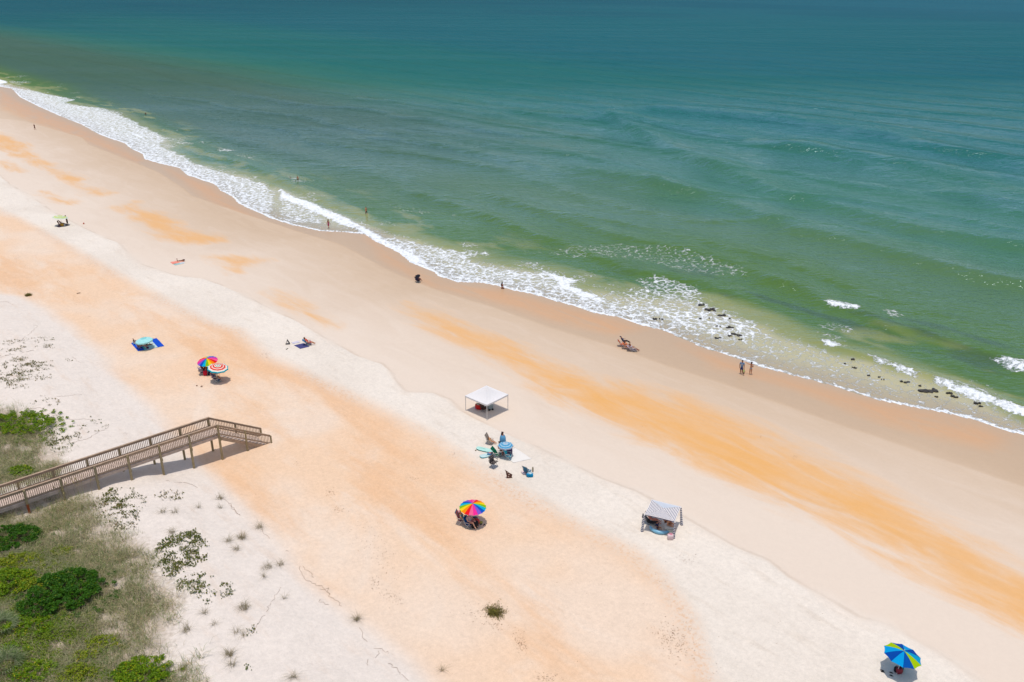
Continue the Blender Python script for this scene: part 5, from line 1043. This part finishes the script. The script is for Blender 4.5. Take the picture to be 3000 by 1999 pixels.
# grass
def blades(P, H, lean, W, tint, droop=0.35):
    n_ = len(P); a = rng.uniform(0, 2*np.pi, n_); d = np.stack([np.cos(a), np.sin(a)], 1); s_ = np.stack([-d[:, 1], d[:, 0]], 1); L = lean[:, None]; H_ = H[:, None]
    z3 = lambda xy_, z: np.concatenate([xy_, z], 1)
    b0 = P; m = P + z3(d * L * H_ * 0.45, H_ * 0.62); tp = P + z3(d * L * H_ * 1.25, H_ * (1 - droop * L)); w_ = z3(s_ * W[:, None], np.zeros((n_, 1)))
    co = np.stack([b0 - w_, b0 + w_, m + w_ * 0.7, m - w_ * 0.7, m + w_ * 0.7, m - w_ * 0.7, tp, tp + w_ * 0.1], 1).reshape(-1, 3)
    i = np.arange(n_) * 8; q = np.concatenate([np.stack([i, i+1, i+2, i+3], 1), np.stack([i+5, i+4, i+7, i+6], 1)]); return co, q, np.repeat(tint, 8, 0)
def scatter(poly, z, dens, keep):
    P = [flat(u, v, z) for u, v in poly]; x0, x1 = min(p.x for p in P), max(p.x for p in P); y0, y1 = min(p.y for p in P), max(p.y for p in P); n_ = int((x1-x0)*(y1-y0)*dens); X = rng.uniform(x0, x1, n_); Y = rng.uniform(y0, y1, n_)
    sd = sdf_poly([(p.x, p.y) for p in P], X, Y); k = keep(sd, X, Y); return X[k], Y[k]
V1 = [(-900,1640),(-400,1590),(60,1500),(170,1465),(240,1455),(290,1500),(330,1560),(440,1610),(450,1690),(520,1750),(540,1800),(480,1850),(470,1930),(560,1930),(600,1999),(640,2200),(640,2500),(-1000,2500)]
V2 = [(-700,1130),(-200,1180),(60,1210),(130,1250),(150,1300),(180,1340),(215,1395),(150,1425),(60,1450),(-200,1500),(-800,1560)]
cos_ = []; qs_ = []; ts_ = []; off = 0
for poly, dens in ((V1, 250), (V2, 230)):
    def keep(sd, X, Y):
        n1 = fbm(X / 1.6, Y / 1.6, 61, 3); n2 = fbm(X / 0.55, Y / 0.55, 62, 2); dd_ = sstep(0.9, -2.2, sd + (n1 - 0.5) * 5) * sstep(0.30, 0.52, n1 * 0.6 + n2 * 0.4 + 0.06 * sstep(0, -3, sd)); return rng.uniform(0, 1, len(X)) < dd_
    X, Y = scatter(poly, 2.7, dens, keep); Zg = terrain(X, Y); n_ = len(X); H = rng.uniform(0.25, 0.75, n_) * (0.7 + 0.6 * fbm(X / 2, Y / 2, 63, 2)); f = rng.uniform(0, 1, n_); m_ = fbm(X / 1.8, Y / 1.8, 64, 3)
    pal = [G((208,210,168)), G((168,184,122)), G((228,216,176)), G((146,176,104)), G((226,212,178))]; pick = np.clip(((m_ - 0.25) * 2.0 * 3 + f * 2), 0, 4.999).astype(int); tint = np.array(pal)[pick] * rng.uniform(0.45, 1.25, n_)[:, None]
    co, q, tt = blades(np.stack([X, Y, Zg - 0.03], 1), H, rng.uniform(0.45, 1.5, n_), rng.uniform(0.006, 0.013, n_), tint); cos_.append(co); qs_.append(q + off); ts_.append(tt); off += len(co)
go = bpy.data.objects.new('dune_grass', raw_mesh('dune_grass', np.concatenate(cos_), np.concatenate(qs_), np.concatenate(ts_), GRASS)); COL.objects.link(go)
tag(go, 'dry olive and grey grass covering the dune around the green shrubs', 'grass', None, 'stuff')
Vg = [(-900,1680),(-200,1560),(60,1540),(130,1600),(190,1640),(300,1700),(330,1760),(280,1850),(330,1900),(300,1960),(480,1960),(500,2200),(560,2500),(-1000,2500)]
X, Y = scatter(Vg, 2.8, 260, lambda sd, X, Y: (rng.uniform(0, 1, len(X)) < sstep(0.2, -1.2, sd) * sstep(0.42, 0.56, fbm(X / 1.5, Y / 1.2, 66, 3)))); n_ = len(X); k = 3
X = np.repeat(X, k) + rng.normal(scale=0.07, size=n_*k); Y = np.repeat(Y, k) + rng.normal(scale=0.07, size=n_*k); Pp = np.stack([X, Y, terrain(X, Y) + rng.uniform(0.04, 0.34, n_*k)], 1); Nn = rng.normal(scale=0.5, size=Pp.shape) + np.array([0, 0, 1.0]); Nn /= np.linalg.norm(Nn, axis=1)[:, None]; f = rng.uniform(0, 1, (n_*k, 1))
co, q, tt = leaves(Pp, Nn, 0.06 * rng.uniform(0.6, 1.3, n_*k), G((96,134,14)) * (1 - f) + G((152,172,40)) * f); gc = bpy.data.objects.new('ground_cover', raw_mesh('ground_cover', co, q, tt, LEAF)); COL.objects.link(gc); tag(gc, 'low olive green leafy ground cover between the shrubs on the dune', 'ground cover', None, 'stuff')
# single tufts on the white sand
def tuft(label, px, size, n_=130, hh=0.6, col=((140,136,100),(186,174,140))):
    n_ = int(n_ * 0.6)
    p = at(*px); r_ = size / 2 / pxm(p); a = rng.uniform(0, 2*np.pi, n_); rr_ = np.sqrt(rng.uniform(0, 1, n_)) * r_ * 0.45; P = np.stack([rr_*np.cos(a), rr_*np.sin(a), np.full(n_, -0.03)], 1); f = rng.uniform(0, 1, n_)[:, None]
    co, q, tt = blades(P, rng.uniform(0.5, 1.0, n_) * hh, rng.uniform(0.4, 1.6, n_), rng.uniform(0.004, 0.009, n_), G(col[0]) * (1 - f) + G(col[1]) * f); o = bpy.data.objects.new('grass_tuft', raw_mesh('grass_tuft', co, q, tt, GRASS)); COL.objects.link(o); o.location = p
    tag(o, label, 'grass tuft', 'grass tufts on the white sand')
def zg(x, y): return (x / 1.847, 1150 + y / 1.847)
def zh(x, y): return (650 + x / 2.617, 1400 + y / 2.617)
T_ = 'thin straggly grass tuft on the bare white sand of the dune'
for lab, px, sz, n_ in [('spiky grass tuft on the white sand just below the middle of the boardwalk', zg(1190,575), 40, 120), ('dense grass tuft with a dark middle high on the white sand', zh(155,465), 46, 190), ('loose grass tuft left of the dense dark one', zh(50,490), 40, 110), ('tall leaning grass tuft in the middle of the white sand', zh(170,1000), 60, 220), ('dark rooted grass tuft near the edge of the orange sand', zh(1035,1090), 34, 150), ('wide sprawling grass tuft left of the driftwood line', zh(350,690), 60, 150), ('ragged grass tuft at the head of the driftwood line', zh(290,385), 44, 120), ('greenish grass tuft at the lower edge of the white sand', zh(55,1360), 46, 170), ('sparse grass tuft at the bottom edge of the picture', zh(545,1535), 40, 90),
    (T_, zg(880,650), 34, 80), (T_, zg(945,650), 34, 80), (T_, zg(1075,625), 22, 50), (T_, zg(1195,628), 20, 40), (T_, zg(930,760), 40, 100), (T_, zh(110,555), 34, 90), (T_, zh(450,670), 40, 90), (T_, zh(330,760), 24, 60), (T_, zh(110,1185), 26, 60), (T_, zh(165,1215), 22, 50), (T_, zh(75,1440), 40, 90), (T_, zg(1010,1290), 44, 120), (T_, zg(1110,1195), 30, 70), (T_, zg(1160,1255), 24, 50), (T_, zh(480,930), 20, 40), (T_, zh(1690,1480), 20, 50)]:
    tuft(lab, px, sz, n_)
# creeping vines: little leaf clusters strung along the sand
def zv(x, y): return (x / 2.853, 850 + y / 2.853)
PATCH = [([zg(540,600),zg(600,560),zg(700,545),(447,1487),zg(820,620),zg(800,660),zg(720,700),zg(640,680)], 15, 0), ([zg(500,640),zg(640,640),zg(760,720),zg(760,780),zg(640,780),zg(560,720)], 9, 1), ([zg(870,860),zg(960,800),zg(1050,770),zg(1120,840),zg(1120,930),zg(1000,980),zg(920,1040),zg(850,980)], 26, 0), ([zg(980,1060),zg(1060,1010),zg(1150,1020),zg(1160,1060),zg(1050,1110),zg(990,1110)], 16, 0), ([zg(1060,1110),zg(1240,1040),zg(1240,1140),zg(1200,1200),zg(1080,1180)], 15, 0), ([zg(1300,1410),zg(1340,1420),zg(1360,1560),zg(1310,1560)], 6, 0), ([zg(850,570),zg(990,530),zg(980,570),zg(870,600)], 6, 1), ([zg(790,970),zg(860,960),zg(860,1010),zg(800,1020)], 8, 1),
    ([zv(0,690),zv(100,620),zv(250,600),zv(350,680),zv(300,720),zv(250,780),zv(230,880),zv(120,870),zv(0,860)], 13, 1), ([zv(0,500),zv(120,440),zv(430,400),zv(470,500),zv(300,540),zv(60,600),zv(0,600)], 3.0, 1), ([zv(250,640),zv(480,560),zv(620,580),zv(480,650),zv(400,800),zv(290,820)], 3.2, 1), ([zv(240,970),zv(400,940),zv(640,960),zv(500,1010),zv(300,1050)], 2.2, 1), ([zv(380,1260),zv(440,1180),zv(470,1270),zv(600,1290),zv(600,1360),zv(480,1400)], 14, 0), ([zv(540,1260),zv(700,1170),zv(920,1130),zv(900,1170),zv(720,1270),zv(580,1300)], 4, 1), ([zv(640,1140),zv(760,1090),zv(920,1080),zv(720,1180)], 2.0, 0), ([zg(1350,1290),zg(1380,1280),zg(1370,1340),zg(1345,1330)], 10, 0)]
Ps = []; ts_ = []
for poly, dens, br in PATCH:
    n2 = lambda X, Y: fbm(X / 0.7, Y / 0.7, 71, 3); X, Y = scatter(poly, 2.2, dens * 1.5, lambda sd, X, Y: (sd < 0.15) & (rng.uniform(0, 1, len(X)) < sstep(0.40, 0.6, n2(X, Y)) ))
    n_ = len(X); k = 4; X = np.repeat(X, k) + rng.normal(scale=0.13, size=n_*k); Y = np.repeat(Y, k) + rng.normal(scale=0.13, size=n_*k); Ps.append(np.stack([X, Y, terrain(X, Y) + rng.uniform(0.03, 0.12, n_*k)], 1)); f = rng.uniform(0, 1, (n_*k, 1)) ** (1.0 if br else 1.8)
    ts_.append(G((92,112,32)) * (1 - f) + G((146,122,66) if br else (132,122,50)) * f)
Ps = np.concatenate(Ps); tt = np.concatenate(ts_); Ns = rng.normal(scale=0.45, size=Ps.shape) + np.array([0, 0, 1.0]); Ns /= np.linalg.norm(Ns, axis=1)[:, None]
co, q, t2 = leaves(Ps, Ns, 0.066 * rng.uniform(0.6, 1.4, len(Ps)), tt, 0.75); vo = bpy.data.objects.new('creeping_vine', raw_mesh('creeping_vine', co, q, t2, LEAF)); COL.objects.link(vo); tag(vo, 'olive and brown leaves of creeping vines scattered over the white dune sand', 'vine', None, 'stuff')
# vine runners and dry roots on the sand
def stringy(pts, r=0.012, jit=0.12, seed=0):
    rr = random.Random(seed); out = []
    for (a, b) in zip(pts, pts[1:]):
        m_ = max(2, int(math.hypot(b[0]-a[0], b[1]-a[1]) / 6))
        for i in range(m_): e = at(a[0] + (b[0]-a[0])*i/m_, a[1] + (b[1]-a[1])*i/m_); out.append(e + Vector((rr.uniform(-jit, jit), rr.uniform(-jit, jit), 0.012)))
    return out
mb = MB(); RUN_ = [[zh(590,680),zh(620,760),zh(660,800),zh(740,830),zh(800,860),zh(830,910),zh(900,960),zh(930,1010)], [zh(760,860),zh(815,850),zh(820,910)], [zh(740,940),zh(800,975),zh(840,960)], [zh(1060,1150),zh(1090,1200),zh(1080,1240),zh(1130,1260)], [zh(1170,1300),zh(1230,1320),zh(1280,1340),zh(1250,1370)], [zh(1270,1430),zh(1330,1460),zh(1390,1520),zh(1440,1560)], [zh(1110,1400),zh(1125,1430),zh(1115,1460)], [zh(0,150),zh(60,190),zh(90,250),zh(150,300)], [zh(310,400),zh(340,440),zh(380,480)], [zh(490,560),zh(540,570)], [zh(450,840),zh(380,950),zh(330,1040),zh(250,1170),zh(220,1200)], [zh(1200,1330),zh(1180,1400)], [zh(620,680),zh(690,740),zh(720,790)], [zg(900,480),zg(1000,490),zg(1080,520)], [zg(1240,600),zg(1300,670)],
    [zv(0,560),zv(150,530),zv(300,500)], [zv(160,440),zv(320,300),zv(260,290)], [zv(470,890),zv(640,880),zv(705,865)], [zv(580,1082),zv(720,1080),zv(800,1090)], [zv(600,560),zv(705,625)], [zv(560,1290),zv(740,1240),zv(930,1135)], [zv(0,100),zv(60,100),zv(140,130)], [zv(200,990),zv(400,985)], [zv(380,1040),zv(510,1000)]]
for i, L in enumerate(RUN_): mb.tube(stringy(L, seed=i), 0.012 if i not in (10, 17, 18) else 0.008, 4)
tag(mb.build('dry_runners', mat('dry_root', (168,146,132), 0.9, 0.2)), 'dry vine runners and roots strung across the white sand', 'roots', None, 'stuff')
# seaweed wrack and litter of small dark bits along the tide marks
CLU = [(1972,1876,60,55,240), (1528,1883,22,34,90), (1600,1985,40,16,60), (1097,1706,20,26,40), (1152,1750,40,24,60), (967,1446,22,20,40), (990,1490,26,16,30), (20,617,30,14,60), (45,640,40,12,70), (75,655,34,10,50), (120,672,40,8,34), (50,765,26,22,40), (115,770,46,10,40), (225,748,30,14,40), (260,778,46,8,40), (300,792,20,5,14), (230,885,22,14,40), (255,925,30,12,20), (350,935,20,8,14), (1215,1405,26,10,22), (1330,1330,20,10,14), (870,1362,16,8,14), (1425,1806,70,36,90), (1455,1836,30,16,40), (780,1040,20,14,60), (365,1270,20,10,8), (1130,1640,60,60,50), (1080,1560,60,60,40), (2010,1640,40,20,30), (2230,1280,4,3,4), (2330,1340,10,6,14), (1880,1250,6,6,6), (210,886,30,20,30)]
Ps = []
for u, v, a_, b_, n_ in CLU:
    for _ in range(n_): g1, g2 = rng.normal(), rng.normal(); p = at(u + g1 * a_ * 0.45, v + g2 * b_ * 0.45 + g1 * b_ * 0.15); Ps.append((p.x, p.y, p.z + 0.02))
for Ln, k in ((WRACK, 520),):
    for _ in range(k): s_ = rng.uniform(-8, 125); n0 = nline(WRACK, s_) + rng.normal(scale=0.5) + 0.3; x, y = xy(s_, n0); Ps.append((x, y, gz(x, y) + 0.015))
for _ in range(900): s_ = rng.uniform(-10, 130); n0 = rng.uniform(-63, -38); x, y = xy(s_, n0); Ps.append((x, y, gz(x, y) + 0.01))
Ps = np.array(Ps); n_ = len(Ps); Ns = rng.normal(scale=0.3, size=(n_, 3)) + np.array([0, 0, 1.0]); Ns /= np.linalg.norm(Ns, axis=1)[:, None]; f = rng.uniform(0, 1, (n_, 1)); tint = G((150,122,104)) * (1 - f) + G((200,168,140)) * f
sz = np.where(np.arange(n_) < n_ - 1420, 0.046, 0.036) * rng.uniform(0.5, 1.4, n_)
co, q, t2 = leaves(Ps, Ns, sz, tint, 0.35); wo_ = bpy.data.objects.new('seaweed_wrack', raw_mesh('seaweed_wrack', co, q, t2, LEAF)); COL.objects.link(wo_); tag(wo_, 'scattered bits of dry seaweed and debris along the tide marks', 'seaweed', None, 'stuff')
# sea oats: tall stalks in front of the boardwalk
for lab, px, n_ in (('tall pale sea oats rising in front of the boardwalk rail', (191,1468), 9), ('tall pale sea oats right of the first clump by the boardwalk', (248,1452), 7), ('pale sea oats standing in the bright shrub above the boardwalk', (92,1275), 6)):
    p = at(*px); t = thing('sea_oats', lab, 'sea oats', p, 0, 'sea oats beside the boardwalk')
    for i in range(n_):
        a = random.uniform(0, 6.28); h_ = random.uniform(1.1, 1.8); x, y = random.uniform(-0.5, 0.5), random.uniform(-0.3, 0.3); l_ = random.uniform(0.1, 0.35); mb = MB(); tip = Vector((x + math.cos(a)*l_*h_, y + math.sin(a)*l_*h_, h_)); mb.tube([(x, y, -0.1), (x + math.cos(a)*l_*h_*0.4, y + math.sin(a)*l_*h_*0.4, h_*0.6), tip], 0.009, 4)
        mb.tube([tip - Vector((0,0,0.25)), tip, tip + Vector((math.cos(a)*0.1, math.sin(a)*0.1, -0.08))], [0.012, 0.03, 0.008], 5); mb.build('stalk', mat('oat_straw', (206,190,140), 0.9), t)
tag((lambda mb: (mb.tube([at(225,861) + Vector((0,0,0.03)), at(236,859) + Vector((0,0,0.05))], [0.07, 0.05], 6), mb.build('driftwood_log', mat('grey_driftwood', (140,112,92), 0.9)))[1])(MB()), 'short grey driftwood log on the orange sand left of centre', 'driftwood')
